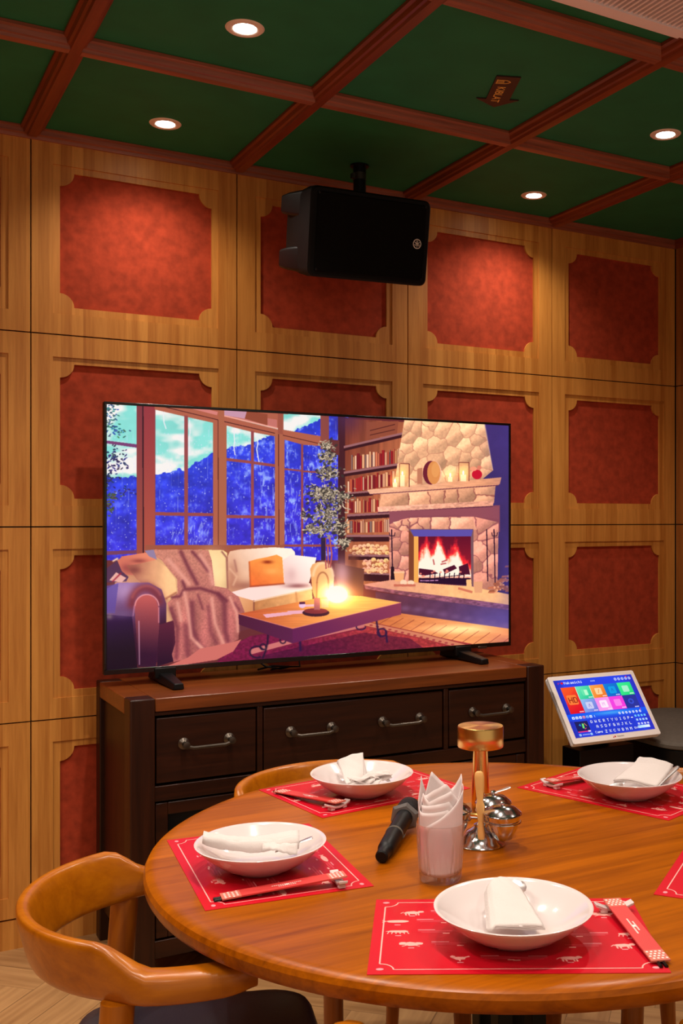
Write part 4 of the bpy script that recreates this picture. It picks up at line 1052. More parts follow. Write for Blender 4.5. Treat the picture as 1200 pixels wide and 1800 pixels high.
    for s, x, y in (('QWERTYUIOP', 34.5, 73.5), ('ASDFGHJKL', 41.5, 82.5), ('ZXCVBNM', 53, 92)):
        for k, ch in enumerate(s): text(ch, x + k * 7.3, y, 4.6, (250, 252, 255))
    text('Caps', 36, 92.2, 3.8, (250, 252, 255)); text('Enter', 105, 92.4, 3.2, (250, 252, 255)); c.line([(106.5, 76), (110, 76)], 1.6, (250, 252, 255)); 
    for a in range(4):
        for q, col in ((0, (120, 220, 255)), (1, (190, 230, 255)), (2, (220, 220, 255))):
            icon(115.5 + a * 5.6, 74 + q * 7, 1.7, col, .9)
    c.grad([(112, 91), (133, 91), (133, 95.5), (112, 95.5)], (170, 220, 255), (112, 93), (246, 250, 255), (133, 93))
    return c.image('menu_picture')
M_MENU = screen_mat('menu_picture', paint_menu(), 1.0, 0.12)

KS = thing('touch_screen', 'white framed song menu touch screen tilted back on a black stand beside the sideboard', 'touch screen', (2.559, -0.483, 0))
KM = trn(0, 0, 0.686) @ rot_z(math.radians(-2.3)) @ Matrix.Rotation(math.radians(-38.35), 4, 'X')
tw, th = 0.41, 0.286
b = B()
o4 = lambda w, h, r, y: [(cx + r * math.cos(math.radians(a0 + 15 * k)), y, cz + r * math.sin(math.radians(a0 + 15 * k))) for cx, cz, a0 in ((w/2 - r, h/2 - r, 0), (-w/2 + r, h/2 - r, 90), (-w/2 + r, -h/2 + r, 180), (w/2 - r, -h/2 + r, 270)) for k in range(7)]
b.sweep([o4(tw - .003, th - .003, .006, 0), o4(tw, th, .008, .0015), o4(tw, th, .008, .010), o4(tw - .004, th - .004, .008, .011), o4(tw - .004, th - .004, .008, .0135), o4(tw, th, .008, .0145), o4(tw, th, .008, .022), o4(tw - .02, th - .02, .01, .026)])
for v in b.bm.verts: v.co = KM @ v.co
obj('frame', b, M_WHITE, KS)
sx, sz0, sz1 = .1865, -.1195, .1245
screen_plane('screen', [KM @ Vector((-sx, -.0008, sz0)), KM @ Vector((sx, -.0008, sz0)), KM @ Vector((sx, -.0008, sz1)), KM @ Vector((-sx, -.0008, sz1))], M_MENU, KS)
b = B(); L_ = KM @ trn(.0, -.0004, -.131) @ Matrix.Rotation(PI / 2, 4, 'X')
b.prism([(-.022, -.004), (-.018, .003), (-.0165, -.004)], 0, .0006, 0, L_); b.prism([(.0032 * math.cos(2*PI*k/16) - .011, .0032 * math.sin(2*PI*k/16)) for k in range(16)], 0, .0006, 0, L_)
text_mesh(b, 'Nakamichi', .0075, L_ @ trn(.014, 0, .0003), 1, .0002)
obj('maker_mark', b, [plain('mark_red', (200, 26, 40), .4), plain('mark_grey', (170, 160, 158), .4)], KS, smooth=0)
b = B(); b.sweep([[(x, y, z) for x, y in ((-.05, .03), (.05, .03), (.05, .09), (-.05, .09))] for z in (.532, .68)]); obj('neck', b, M_BLACK, KS, bevel=.004)
b = B(); b.box(-.135, .13, -.02, .09, .0, .53); b.box(-.10, .10, -.026, -.0201, .05, .47); obj('cabinet', b, M_BLACK, KS, bevel=.006)

bn = thing('bench', 'grey upholstered bench with a rounded end in the dark corner behind the touch screen', 'bench', (3.04, -0.38, 0))
def rr_poly(x0, x1, y0, y1, r, n=8):
    o = []
    for cx, cy, a0 in ((x1 - r, y1 - r, 0), (x0 + r, y1 - r, 90), (x0 + r, y0 + r, 180), (x1 - r, y0 + r, 270)):
        for k in range(n + 1): a = math.radians(a0 + 90 * k / n); o.append((cx + r * math.cos(a), cy + r * math.sin(a)))
    return o
b = B(); b.prism(rr_poly(-.27, .315, -.30, .365, .12), .0, .515); obj('base', b, M_BLACK, bn, bevel=.004)  # black here paints the shade on the bench's sides
b = B(); P0 = rr_poly(-.28, .318, -.31, .368, .13)
def inset(p, d): 
    cx, cy = .004, -.03
    return [(cx + (x - cx) * (1 - d / .31), cy + (y - cy) * (1 - d / .40)) for x, y in p]
b.sweep([[(x, y, z) for x, y in inset(P0, d)] for z, d in ((.516, .012), (.522, 0), (.534, 0), (.542, .008), (.546, .025))]); obj('cushion', b, M_GREY, bn)

# ---------------------------------------------------------------- dining table
TCX, TCY, TR, TT = 1.167, -1.843, 0.691, 0.747
tb = thing('dining_table', 'round polished brown wooden dining table with a black pedestal', 'table', (TCX, TCY, 0))
b = B(); b.lathe([(0, TT - .038), (TR - .03, TT - .038), (TR - .006, TT - .034), (TR - .001, TT - .026), (TR, TT - .012), (TR - .004, TT - .004), (TR - .012, TT), (TR - .03, TT), (0, TT)], 160)
obj('tabletop', b, M_TABLE, tb, smooth=30)
pa = YAW * -1 + math.atan(.5)
b = B()
for i in (-1, 1):
    for j in (-1, 1): b.box(-.0165 + i * .0395, .0165 + i * .0395, -.0165 + j * .0395, .0165 + j * .0395, .031, TT - .049, 0, trn(.028, -.016, 0) @ rot_z(pa))
obj('pedestal', b, M_BLACKM, tb, bevel=.002)
b = B(); b.lathe([(0, 0), (.27, 0), (.27, .012), (.05, .03), (0, .03)], 48, 0, trn(.028, -.016, 0)); obj('base_plate', b, M_BLACKM, tb)
b = B(); 
for a in (0, PI / 2): b.box(-.40, .40, -.025, .025, TT - .048 - (.0 if a == 0 else .0), TT - .039, 0, rot_z(a + .35))
obj('support_bars', b, M_BLACKM, tb)

# ---------------------------------------------------------------- dining chairs
def make_chair(label, loc_, rz):
    t = thing('dining_chair', label, 'chair', loc_, rz, 'wooden tub chairs around the round table')
    # bent bow: runs from one arm tip round the back to the other
    R = .258; path = []
    for x in np.linspace(.105, 0.0, 9): path.append((x, R - .016 * (x / .105)**2, 0))
    for k in range(1, 40): a = PI / 2 + PI * k / 40; path.append((R * math.cos(a), R * math.sin(a), 0))
    for x in np.linspace(0.0, .105, 9): path.append((x, -R + .016 * (x / .105)**2, 0))
    def ss(a, b_, x): x = min(1, max(0, (x - a) / (b_ - a))); return x * x * (3 - 2 * x)
    secs = []
    for i, p in enumerate(path):
        p = Vector(p); q0 = Vector(path[max(i - 1, 0)]); q1 = Vector(path[min(i + 1, len(path) - 1)])
        tg = (q1 - q0).normalized(); nr = Vector((tg.y, -tg.x, 0))              # outward
        if nr.dot(p) < 0: nr = -nr
        u = p.x                                                                 # -R at the back .. +.125 at the tip
        k = 1 - ss(-.135, -.055, u)                                             # 1 on the tall back, 0 on the arms
        ztop = .700 + .047 * k; zbot = .652 - .004 * k + .006 * ss(.05, .105, u)
        th_in = .030 * (1 - k) + .013 * k; th_out = .024 * (1 - k) + .014 * k
        endk = ss(.075, .105, u)
        th_in *= 1 - .35 * endk; th_out *= 1 - .35 * endk; ztop -= .010 * endk
        lean = .012 * k                                                          # top leans outward a little
        cz = (ztop + zbot) / 2; hh = (ztop - zbot) / 2; ring = []
        for m in range(20):
            a = 2 * PI * m / 20; ca, sa = math.cos(a), math.sin(a); e = .55
            sx_ = math.copysign(abs(ca)**e, ca); sz_ = math.copysign(abs(sa)**e, sa)
            off = sx_ * (th_out if sx_ > 0 else th_in) + lean * sz_
            ring.append(p + nr * off + Vector((0, 0, cz + sz_ * hh)))
        secs.append(ring)
    b = B(); b.sweep(secs); obj('bow_back', b, M_CHAIR, t, smooth=60)
    def leg(p0, p1, r0, r1, asp=1.25, top=None):
        b = B(); d = Vector(p1) - Vector(p0); n = 7; sec = []
        for i in range(n):
            s = i / (n - 1); c = Vector(p0) + d * s; r = r0 + (r1 - r0) * s + .003 * math.sin(PI * s)
            sec.append([c + Vector((math.cos(2*PI*m/16) * r * asp, math.sin(2*PI*m/16) * r, 0)) for m in range(16)])
        b.sweep(sec); return obj('leg', b, M_CHAIRZ, t, smooth=60)
    for s in (-1, 1):
        leg((-.15, s * .235, 0), (-.105, s * .238, .655), .015, .021)           # rear post carries the bow
        leg((.235, s * .185, 0), (.215, s * .178, .425), .014, .020)
    b = B()
    def rail(p, q, w=.011, z0=.375, z1=.42):
        d = (Vector(q) - Vector(p)).normalized(); n = Vector((-d.y, d.x, 0)) * w
        P, Q = Vector(p), Vector(q)
        b.sweep([[P + n + Vector((0,0,z0)), P - n + Vector((0,0,z0)), P - n + Vector((0,0,z1)), P + n + Vector((0,0,z1))], [Q + n + Vector((0,0,z0)), Q - n + Vector((0,0,z0)), Q - n + Vector((0,0,z1)), Q + n + Vector((0,0,z1))]])
    rail((-.10, .215, 0), (.20, .175, 0)); rail((-.10, -.215, 0), (.20, -.175, 0)); rail((.21, .16, 0), (.21, -.16, 0)); rail((-.115, .21, 0), (-.115, -.21, 0))
    obj('seat_rails', b, M_CHAIRZ, t, bevel=.003)
    b = B(); base = [(.245, y) for y in np.linspace(-.20, .20, 7)]
    out = rr_poly(-.19, .25, -.212, .212, .075, 6)
    def sc(p, d): return [(.03 + (x - .03) * (1 - d / .22), y * (1 - d / .212)) for x, y in p]
    out = [(x, y * (1 - .16 * max(0, x + .05) / .30)) for x, y in out]
    b.sweep([[(x, y, z) for x, y in sc(out, d)] for z, d in ((.421, .012), (.428, .002), (.446, 0), (.458, .008), (.464, .03), (.466, .09))])
    obj('seat', b, M_SEAT, t, smooth=60)
    return t
ch = make_chair('wooden tub chair with curved bow back and black seat, left of the table', (.541, -1.781, 0), math.radians(-14.5))
dup(ch, (1.1015, -1.285, 0), math.radians(-82.5), 'wooden tub chair whose curved back rises between sideboard and far placemat')
dup(ch, (1.735, -1.755, 0), math.radians(171), 'wooden tub chair at the far right, tucked behind the plate below the touch screen')
dup(ch, (.80, -2.500, 0), math.radians(61), 'wooden tub chair at the bottom edge, only an arm tip showing under the table')
dup(ch, (1.67, -2.40, 0), math.radians(128), 'wooden tub chair at the lower right corner, mostly below the photo edge')

# ---------------------------------------------------------------- place settings
def make_mat(label, cx, cy, ang, w=.43, h=.297):
    t = bpy.data.objects.new
    b = B(); R = random.Random(4)
    b.box(-w/2, w/2, -h/2, h/2, .0002, .0010, 0)
    z = .00115
    def poly(p, mi): b.face([(x, y, z) for x, y in p], mi)
    def ln(pts, wd, mi):
        for (xa, ya), (xb, yb) in zip(pts, pts[1:]):
            d = Vector((xb - xa, yb - ya, 0))
            if d.length < 1e-6: continue
            n = Vector((-d.y, d.x, 0)).normalized() * wd / 2
            poly([(xa + n.x, ya + n.y), (xa - n.x, ya - n.y), (xb - n.x, yb - n.y), (xb + n.x, yb + n.y)], mi)
    m = .016; rr = .020; x1, y1 = w/2 - m, h/2 - m; loop = []
    for sx_, sy_, a0 in ((1, 1, 270), (-1, 1, 360), (-1, -1, 90), (1, -1, 180)):
        for k in range(7): a = math.radians(a0 - 90 * k / 6); loop.append((sx_ * x1 + rr * math.cos(a), sy_ * y1 + rr * math.sin(a)))
    ln(loop + loop[:1], .0022, 1)
    z = .0013
    for sx_ in (-1, 1):
        for sy_ in (-1, 1): poly([(sx_ * (x1 - .001) + .0055 * math.cos(2*PI*k/12), sy_ * (y1 - .001) + .004 * math.sin(2*PI*k/12)) for k in range(12)], 2)
    def blob(cx, cy, rx, ry, rot=0, mi=1, n=14, j=.18):
        poly([(cx + (rx * math.cos(t_) * math.cos(rot) - ry * math.sin(t_) * math.sin(rot)) * (1 + R.uniform(-j, j)), cy + (rx * math.cos(t_) * math.sin(rot) + ry * math.sin(t_) * math.cos(rot)) * (1 + R.uniform(-j, j))) for t_ in [2*PI*k/n for k in range(n)]], mi)
    def beast(x, y, kind):
        if kind == 0:                       # four-legged
            blob(x, y, .013, .006); blob(x + .014, y + .003, .005, .004)
            for q in (-.010, -.005, .006, .010): ln([(x + q, y - .004), (x + q + .001, y - .012)], .0025, 1)
            ln([(x - .013, y + .002), (x - .018, y - .004)], .0018, 1)
        elif kind == 1:                     # fish
            blob(x, y, .018, .0055, 0, 1, 16, .08); poly([(x - .016, y), (x - .024, y + .006), (x - .022, y), (x - .024, y - .006)], 1)
        elif kind == 2:                     # prawn platter
            blob(x, y + .002, .017, .005); 
            for q in range(6): ln([(x - .014 + q * .0055, y), (x - .016 + q * .0065, y - .008)], .0016, 1)
        elif kind == 3:                     # crab
            blob(x, y, .010, .0075)
            for s in (-1, 1): blob(x + s * .012, y + .002, .0055, .0055); ln([(x + s * .006, y - .004), (x + s * .013, y - .009)], .002, 1)
        else:                               # hen
            blob(x, y, .009, .006); blob(x - .010, y + .006, .004, .004); ln([(x + .006, y + .002), (x + .014, y + .007)], .004, 1); ln([(x, y - .004), (x, y - .011)], .002, 1)
        ln([(x - .004, y - .015), (x + .005, y - .015)], .003, 2)
    def words(x, y, L, al=1):
        xx = x
        for wd in (L * .5, ):
            ln([(xx, y + .005), (xx + al * wd, y + .005)], .0024, 2)
        ln([(x, y), (x + al * L, y)], .0034, 3); ln([(x + al * L * .1, y - .005), (x + al * L * .8, y - .005)], .0030, 3); ln([(x + al * L * .72, y - .0095), (x + al * (L * .72 + .010), y - .0095)], .0034, 1)
    z = .0012
    for (x, y, k) in ((-.150, .088, 0), (-.172, .050, 1), (-.170, .006, 2), (-.150, -.042, 3), (-.080, -.096, 4)):
        beast(x, y, k); words(x + .030, y + .003, .052)
    for (x, y, k) in ((.150, .076, 3), (.176, -.010, 2), (.160, -.052, 0), (.075, -.098, 0)):
        beast(x, y, k); words(x - .030, y + .003, .055, -1)
    for (x, y, k) in ((-.07, .112, 4), (.03, .112, 1)): beast(x, y, k); words(x + .024, y, .04)
    o = obj('placemat', b, [M_MATRED, M_CREAM, M_PINK, M_FAINT], None, smooth=0, fix=False)
    o.location = (cx, cy, TT); o.rotation_euler = (0, 0, ang)
    return tag(o, label, 'placemat', 'red printed placemats on the round table')
make_mat_args = [(.710, -1.739, -96.8), (1.114, -1.352, 187.2), (1.649, -1.678, 108), (.928, -2.264, -29.2), (1.497, -2.246, 36)]
mat0 = make_mat('red printed placemat at the left, under the plate with the rolled napkin', .710, -1.739, math.radians(-96.8), .418, .300)
for (x, y, a), lb in zip(make_mat_args[1:], ('red printed placemat on the far side of the table before the sideboard', 'red printed placemat at the right of the table below the touch screen',
        'red printed placemat nearest the camera, at the front edge of the table', 'red printed placemat cut off by the right edge of the photo, no plate on it')):
    o = dup(mat0, (x, y, TT), math.radians(a), lb)
    if a == -29.2: o.scale = (1.055, .99, 1)
ZM = TT + .0016
PLATE_R = .121
def make_plate(label, x, y):
    b = B()
    b.lathe([(0, .003), (.044, .003), (.047, .0), (.051, .0), (.056, .004), (.077, .0135), (.100, .030), (.118, .047), (.1215, .0505), (.1225, .0525), (.1205, .0535), (.115, .050), (.098, .036), (.074, .0205), (.050, .0125), (.030, .0105), (0, .010)], 72)
    o = obj('dinner_plate', b, M_PORC, None, smooth=60); o.location = (x, y, ZM)
    return tag(o, label, 'plate', 'white dinner plates on the placemats')
PL = {'L': (.690, -1.778), 'F': (1.086, -1.393), 'R': (1.626, -1.728), 'N': (.919, -2.284)}
p0 = make_plate('white dinner plate at the left with a rolled napkin lying across it', *PL['L'])
dup(p0, (*PL['F'], ZM), 0, 'white dinner plate on the far side with a peaked napkin')
dup(p0, (*PL['R'], ZM), 0, 'white dinner plate at the right holding a napkin and a spoon, below the touch screen')
dup(p0, (*PL['N'], ZM), 0, 'largest white dinner plate, closest to the camera at the front').scale = (1.02, 1.02, 1)

def cloth(name, label, cat, fn, nu, nv, thick=.0016, grp=None, mat=None):
    b = B(); b.grid(fn, nu, nv)
    o = obj(name, b, mat or M_CLOTH, None, smooth=70, fix=False)
    md = o.modifiers.new('thickness', 'SOLIDIFY'); md.thickness = thick; md.offset = 0
    return tag(o, label, cat, grp)
def wob(u, v, k): return math.sin(7.1 * u + k) * math.cos(5.3 * v + 2 * k) + .5 * math.sin(15 * u * v + 9 * v + k)
def bil(c, u, v): return (Vector(c[0]) * (1-u) + Vector(c[1]) * u) * (1-v) + (Vector(c[3]) * (1-u) + Vector(c[2]) * u) * v
NG = 'folded cloth napkins on the plates'
def napkin_front():
    c = [(.858, -2.303, .781), (.937, -2.348, .781), (.965, -2.232, .808), (.915, -2.204, .815)]
    b = B(); layers = 4
    for l in range(layers):
        d = l * .0034; sh = .004 * (layers - 1 - l)
        def fn(u, v, l=l, d=d, sh=sh):
            k = max(0, (v - .78) / .22); half = .5 * math.sqrt(max(0, 1 - .80 * k * k))
            p = bil(c, .5 + (u - .5) * 2 * half * (1 - .03 * l), v)
            edge = 1 - (2 * u - 1)**2
            p.z += d - .006 + .0010 * wob(u, v, l * 1.7) + .006 * edge * (.3 + .7 * v)
            p += Vector((-.45, -.85, 0)) * (-sh) * (1 - v)
            if l < 2: p.z -= .003 * (1 - edge) * v
            if u < .06: p.z -= d * .5
            return p
        b.grid(fn, 18, 24)
    o = obj('napkin', b, M_CLOTH, None, smooth=70, fix=False)
    md = o.modifiers.new('thickness', 'SOLIDIFY'); md.thickness = .0018; md.offset = 0
    tag(o, 'white napkin folded into a sleeve on the front plate, spoon tucked in behind', 'napkin', NG)
napkin_front()
def napkin_left():
    A_, E_ = Vector((.588, -1.748, .802)), Vector((.752, -1.812, .790)); d = (E_ - A_); ax = d.normalized(); sd_ = Vector((-ax.y, ax.x, 0)).normalized(); up = ax.cross(sd_); up = -up if up.z < 0 else up
    b = B()
    def roll(u, v, r0, r1, turns, off):
        a = off + 2 * PI * turns * u; s = v
        r = (r0 + (r1 - r0) * s) * (1 - .16 * u) * (1 + .05 * math.sin(3 * a + 5 * s))
        z_ = math.sin(a) * r * .62; z_ = z_ - .010 * math.sin(PI * min(1, s * 1.1)) 
        return A_ + d * s + sd_ * (math.cos(a) * r * 1.25) + up * (z_ + .013 + .0012 * wob(u * 2, s * 3, 2))
    b.grid(lambda u, v: roll(u, v, .017, .024, 1.55, 2.2), 44, 22)
    b.grid(lambda u, v: A_ + d * (.62 + .36 * v) + sd_ * (-.012 - .030 * u - .012 * v) + up * (.004 + .010 * math.sin(PI * u) + .003 * wob(u, v, 4)), 8, 10)
    o = obj('napkin', b, M_CLOTH, None, smooth=70, fix=False)
    md = o.modifiers.new('thickness', 'SOLIDIFY'); md.thickness = .0016; md.offset = 0
    tag(o, 'white napkin rolled up across the left plate with cutlery inside', 'napkin', NG)
napkin_left()
def napkin_far():
    b = B()
    c = [(1.030, -1.425, .786), (1.085, -1.410, .784), (1.110, -1.350, .826), (1.058, -1.312, .815)]
    for l in range(3):
        def fn(u, v, l=l):
            p = bil(c, u, v); p.z += -.004 * l + .004 * math.sin(PI * u) + .0013 * wob(u, v, l + 3) + (.010 * u * v * v); p += Vector((.006, -.004, 0)) * l * (1 - v); return p
        b.grid(fn, 14, 14)
    for l in range(3):
        def fn2(u, v, l=l):
            p = Vector((1.045 + .100 * u, -1.434 + .012 * math.sin(9 * u + l) + .022 * v + .004 * l, .776 + .006 * l)); p.z += .010 * abs(math.sin(6 * u + 3 * v + l * 1.1)) * (1 - .4 * v) + .010 * v * u; return p
        b.grid(fn2, 30, 6)
    o = obj('napkin', b, M_CLOTH, None, smooth=70, fix=False)
    md = o.modifiers.new('thickness', 'SOLIDIFY'); md.thickness = .0015; md.offset = 0
    tag(o, 'white napkin folded to a peak with a crumpled tail on the far plate', 'napkin', NG)
napkin_far()
def napkin_right():
    b = B()
    c = [(1.600, -1.700, .784), (1.648, -1.800, .784), (1.742, -1.752, .811), (1.692, -1.688, .822)]
    for l in range(3):
        def fn(u, v, l=l):
            p = bil(c, u, v); p.z += -.0035 * l + .006 * math.sin(PI * u) * (1 - .3 * v) + .0013 * wob(u, v, l + 6) + (.004 if v > .9 else 0); return p
        b.grid(fn, 14, 14)
    o = obj('napkin', b, M_CLOTH, None, smooth=70, fix=False)
    md = o.modifiers.new('thickness', 'SOLIDIFY'); md.thickness = .0016; md.offset = 0
    tag(o, 'white napkin folded over cutlery on the plate below the touch screen', 'napkin', NG)
napkin_right()

def spoon(label, p_bowl, p_end, name='spoon', bowl=.019, group=None):
    A_, E_ = Vector(p_bowl), Vector(p_end); d = E_ - A_; L = d.length; ax = d.normalized(); sd_ = Vector((-ax.y, ax.x, 0)).normalized(); up = ax.cross(sd_); up = -up if up.z < 0 else up
    b = B(); prof = [(-.024, .004), (-.02, .75), (-.012, .95), (0, 1.0), (.012, .86), (.022, .42), (.028, .20)]
    secs = []
    for s, w_ in prof: secs.append((s, bowl * w_, .0075 * max(0, 1 - (s / .024)**2)))
    ring = []
    for s, w_, dp in secs:
        ring.append([A_ + ax * s + sd_ * (w_ * math.cos(2*PI*k/16)) + up * ((-dp * (1 - abs(math.cos(2*PI*k/16)) ** 2)) * (1 if math.sin(2*PI*k/16) < 0 else .82) + .0008 * math.sin(2*PI*k/16)) for k in range(16)])
    for s, w_ in ((.05, .0026), (L * .6, .0032), (L * .88, .0055), (L, .0058), (L + .005, .003)):
        ring.append([A_ + ax * s + sd_ * (w_ * math.cos(2*PI*k/16)) + up * (.0011 * math.sin(2*PI*k/16) + .004 * math.sin(PI * s / L) * .5) for k in range(16)])
    b.sweep(ring)
    return tag(obj(name, b, M_STEEL, None, smooth=60), label, 'spoon' if name == 'spoon' else 'fork', group)
spoon('steel spoon handle sticking out behind the napkin on the front plate', (.962, -2.226, .803), (.905, -2.325, .787))
spoon('steel spoon, bowl showing, left of the napkin on the plate below the touch screen', (1.580, -1.728, .776), (1.690, -1.722, .800))
def handle_bar(label, p, q, name, cat):
    A_, E_ = Vector(p), Vector(q); d = E_ - A_; ax = d.normalized(); sd_ = Vector((-ax.y, ax.x, 0)).normalized(); up = ax.cross(sd_)
    b = B(); b.sweep([[A_ + d * s + sd_ * (w_ * math.cos(2*PI*k/14)) + up * (.0013 * math.sin(2*PI*k/14)) for k in range(14)] for s, w_ in ((0, .003), (.5, .0042), (.85, .007), (.97, .007), (1, .004))])
    tag(obj(name, b, M_STEEL, None, smooth=60), label, cat)
handle_bar('steel fork handle right of the napkin on the plate below the touch screen', (1.625, -1.822, .788), (1.738, -1.772, .815), 'fork', 'fork')
handle_bar('steel fork handle peeping out of the rolled napkin on the left plate', (.700, -1.826, .792), (.770, -1.836, .811), 'fork', 'fork')

# chopsticks in paper sleeves, porcelain rests
def make_sleeve(label, tip, far):
    T_, F_ = Vector((*tip, TT + .0042)), Vector((*far, TT + .0182)); d = F_ - T_; L = .222
    t = B(); w_, h_ = .0150, .0022
    for s0, s1, mi in ((0, .15, 1), (.15, .86, 0), (.86, 1, 1)):
        t.box(s0 * L, s1 * L, -w_, w_, 0, .0026, mi)
    R = random.Random(9)
    for a, b_ in ((.003, .15 * L - .002), (.86 * L + .002, L - .003)):
        for i in range(4):
            for j in range(4):
                cx, cy = a + (b_ - a) * (i + .5) / 4, -w_ + .003 + (2 * w_ - .006) * (j + .5 * (i % 2)) / 3.6; r = .0021
                t.face([(cx + r * math.cos(2*PI*k/10), cy + r * math.sin(2*PI*k/10), .00285) for k in range(10)], 2)
    for x0, x1, y in ((.40, .64, .002), (.45, .59, -.004)):
        xx = x0 * L
        while xx < x1 * L: t.face([(xx, y - .0012, .00285), (xx + .0026, y - .0012, .00285), (xx + .0026, y + .0014, .00285), (xx, y + .0014, .00285)], 2); xx += .0036
    t.face([(.52 * L + .004 * math.cos(2*PI*k/8), -.0005 + .003 * math.sin(2*PI*k/8), .0029) for k in range(8)], 2)
    o = obj('chopstick_sleeve', t, [M_SLEEVE, plain('salmon_paper', (206, 110, 92), .5), M_DOTS], None, smooth=0, fix=False)
    ax = d.normalized(); sd_ = Vector((-ax.y, ax.x, 0)).normalized(); up = ax.cross(sd_)
    M = Matrix((ax, sd_, up)).transposed().to_4x4(); M.translation = T_ + ax * .012
    o.matrix_world = M
    return tag(o, label, 'chopstick sleeve', 'red paper chopstick sleeves'), ax, sd_, up, T_
def make_sticks(label, ax, sd_, up, T_, d_):
    for s in (-1, 1):
        b = B(); A_ = T_ + sd_ * (.0042 * s) - up * .0018
        b.sweep([[A_ + ax * q + sd_ * (r * math.cos(2*PI*k/10)) + up * (r * math.sin(2*PI*k/10)) for k in range(10)] for q, r in ((-.001, .0022), (.0, .0030), (.10, .0028), (.225, .0018))])
        tag(obj('chopstick', b, M_GLOSSB, None), label, 'chopstick', d_)
def make_rest(label, x, y, ang):
    b = B()
    pr = [(-.033, .0165), (-.028, .0145), (-.016, .0095), (0, .0080), (.016, .0095), (.028, .0145), (.033, .0165)]
    secs = [[(px, -.0085, pz), (px, .0085, pz), (px, .0075, pz - .0055), (px, -.0075, pz - .0055)] for px, pz in pr]
    b.sweep(secs)
    for fx in (-.018, .018): b.sweep([[(fx - .006, -.0065, z_), (fx + .006, -.0065, z_), (fx + .006, .0065, z_), (fx - .006, .0065, z_)] for z_ in (0, .0068)])
    o = obj('chopstick_rest', b, M_PORC, None, bevel=.0012); o.location = (x, y, ZM); o.rotation_euler = (0, 0, ang)
    return tag(o, label, 'chopstick rest', 'white porcelain chopstick rests')
SETS = (('left placemat', (.563, -1.893), (.808, -1.931)), ('far placemat', (.915, -1.268), (.990, -1.500)), ('placemat below the touch screen', (1.735, -1.545), (1.500, -1.571)), ('front placemat', (1.050, -2.484), (1.142, -2.236)))
r0 = None
for nm, tip, far in SETS:
    sl_, ax, sd_, up, T_ = make_sleeve('coral paper chopstick sleeve with dotted ends on the %s' % nm, tip, far)
    make_sticks('black chopstick poking from the paper sleeve on the %s' % nm, ax, sd_, up, T_, 'chopsticks in the sleeve on the %s' % nm)
    q = T_ + ax * .222; an = math.atan2(ax.y, ax.x) + PI / 2
    if r0 is None: r0 = make_rest('white porcelain chopstick rest on the %s' % nm, q.x, q.y, an)
    else: dup(r0, (q.x, q.y, ZM), an, 'white porcelain chopstick rest on the %s' % nm)

# ---------------------------------------------------------------- centre of the table
lp = thing('table_lamp', 'brass table lamp with a flat drum shade in the middle of the table', 'lamp', (1.247, -1.668, TT))
b = B(); b.lathe([(0, 0), (.048, 0), (.050, .003), (.050, .010), (.047, .013), (.020, .0145), (0, .0145)], 48); obj('base', b, M_BRASS, lp)
b = B(); b.lathe([(.0205, .0146), (.0200, .03), (.0165, .155), (.0165, .158), (0, .158)], 32); obj('stem', b, M_BRASS, lp)
# drum with radially brushed top
m, nt, bb = new_mat('brushed_brass_drum'); setp(bb, Base_Color=lin(238, 194, 116), Metallic=1.0, Roughness=.25)
tg = nt.nodes.new('ShaderNodeTangent'); tg.direction_type = 'RADIAL'; tg.axis = 'Z'; nt.links.new(tg.outputs[0], bb.inputs['Tangent']); bb.inputs['Anisotropic'].default_value = .85
b = B(); b.lathe([(0, .152), (.030, .150), (.047, .149), (.0505, .150), (.0515, .152), (.0515, .194), (.050, .1965), (.046, .197), (0, .197)], 64); obj('drum_shade', b, m, lp)

CC = Vector((1.131, -1.852, TT))
cd = thing('condiment_stand', 'chrome condiment stand with round cups beside the napkin glass', 'condiment stand', CC)
b = B(); b.lathe([(0, .001), (.030, .0), (.049, .0), (.0505, .002), (.048, .005), (.040, .009), (.034, .018), (.028, .027), (.018, .032), (.0135, .036), (.0135, .040), (.006, .044), (.005, .088), (0, .088)], 48); obj('foot', b, M_CHROME, cd)
b = B(); b.lathe([(0, 0), (.006, .001), (.009, .007), (.009, .011), (.006, .017), (0, .019)], 24, 0, trn(0, 0, .089)); b.lathe([(.0045, -.004), (.009, 0), (.0045, .002)], 24, 0, trn(0, 0, .086)); obj('knob', b, M_CHROME, cd)
cups = {'A': (.022, -.048), 'B': (-.053, .020), 'C': (.050, .030)}
b = B()
for k, (dx, dy) in cups.items():
    v = Vector((dx, dy, 0)); n_ = 28; r = .0362
    b.tube([(dx + r * math.cos(2*PI*q/n_), dy + r * math.sin(2*PI*q/n_), .054) for q in range(n_ + 1)], .0016, 8, caps=False)
    u = v.normalized(); b.tube([u * .004 + Vector((0, 0, .052)), u * max(.006, (v.length - r)) + Vector((0, 0, .054))], .0018, 8)
obj('cup_rings', b, M_CHROME, cd)
lbl = {'A': 'small chrome lidded cup at the front right of the condiment stand', 'B': 'small chrome cup of the condiment stand half hidden behind the napkin glass', 'C': 'small chrome lidded cup at the back of the condiment stand beside the lamp'}
c0 = None
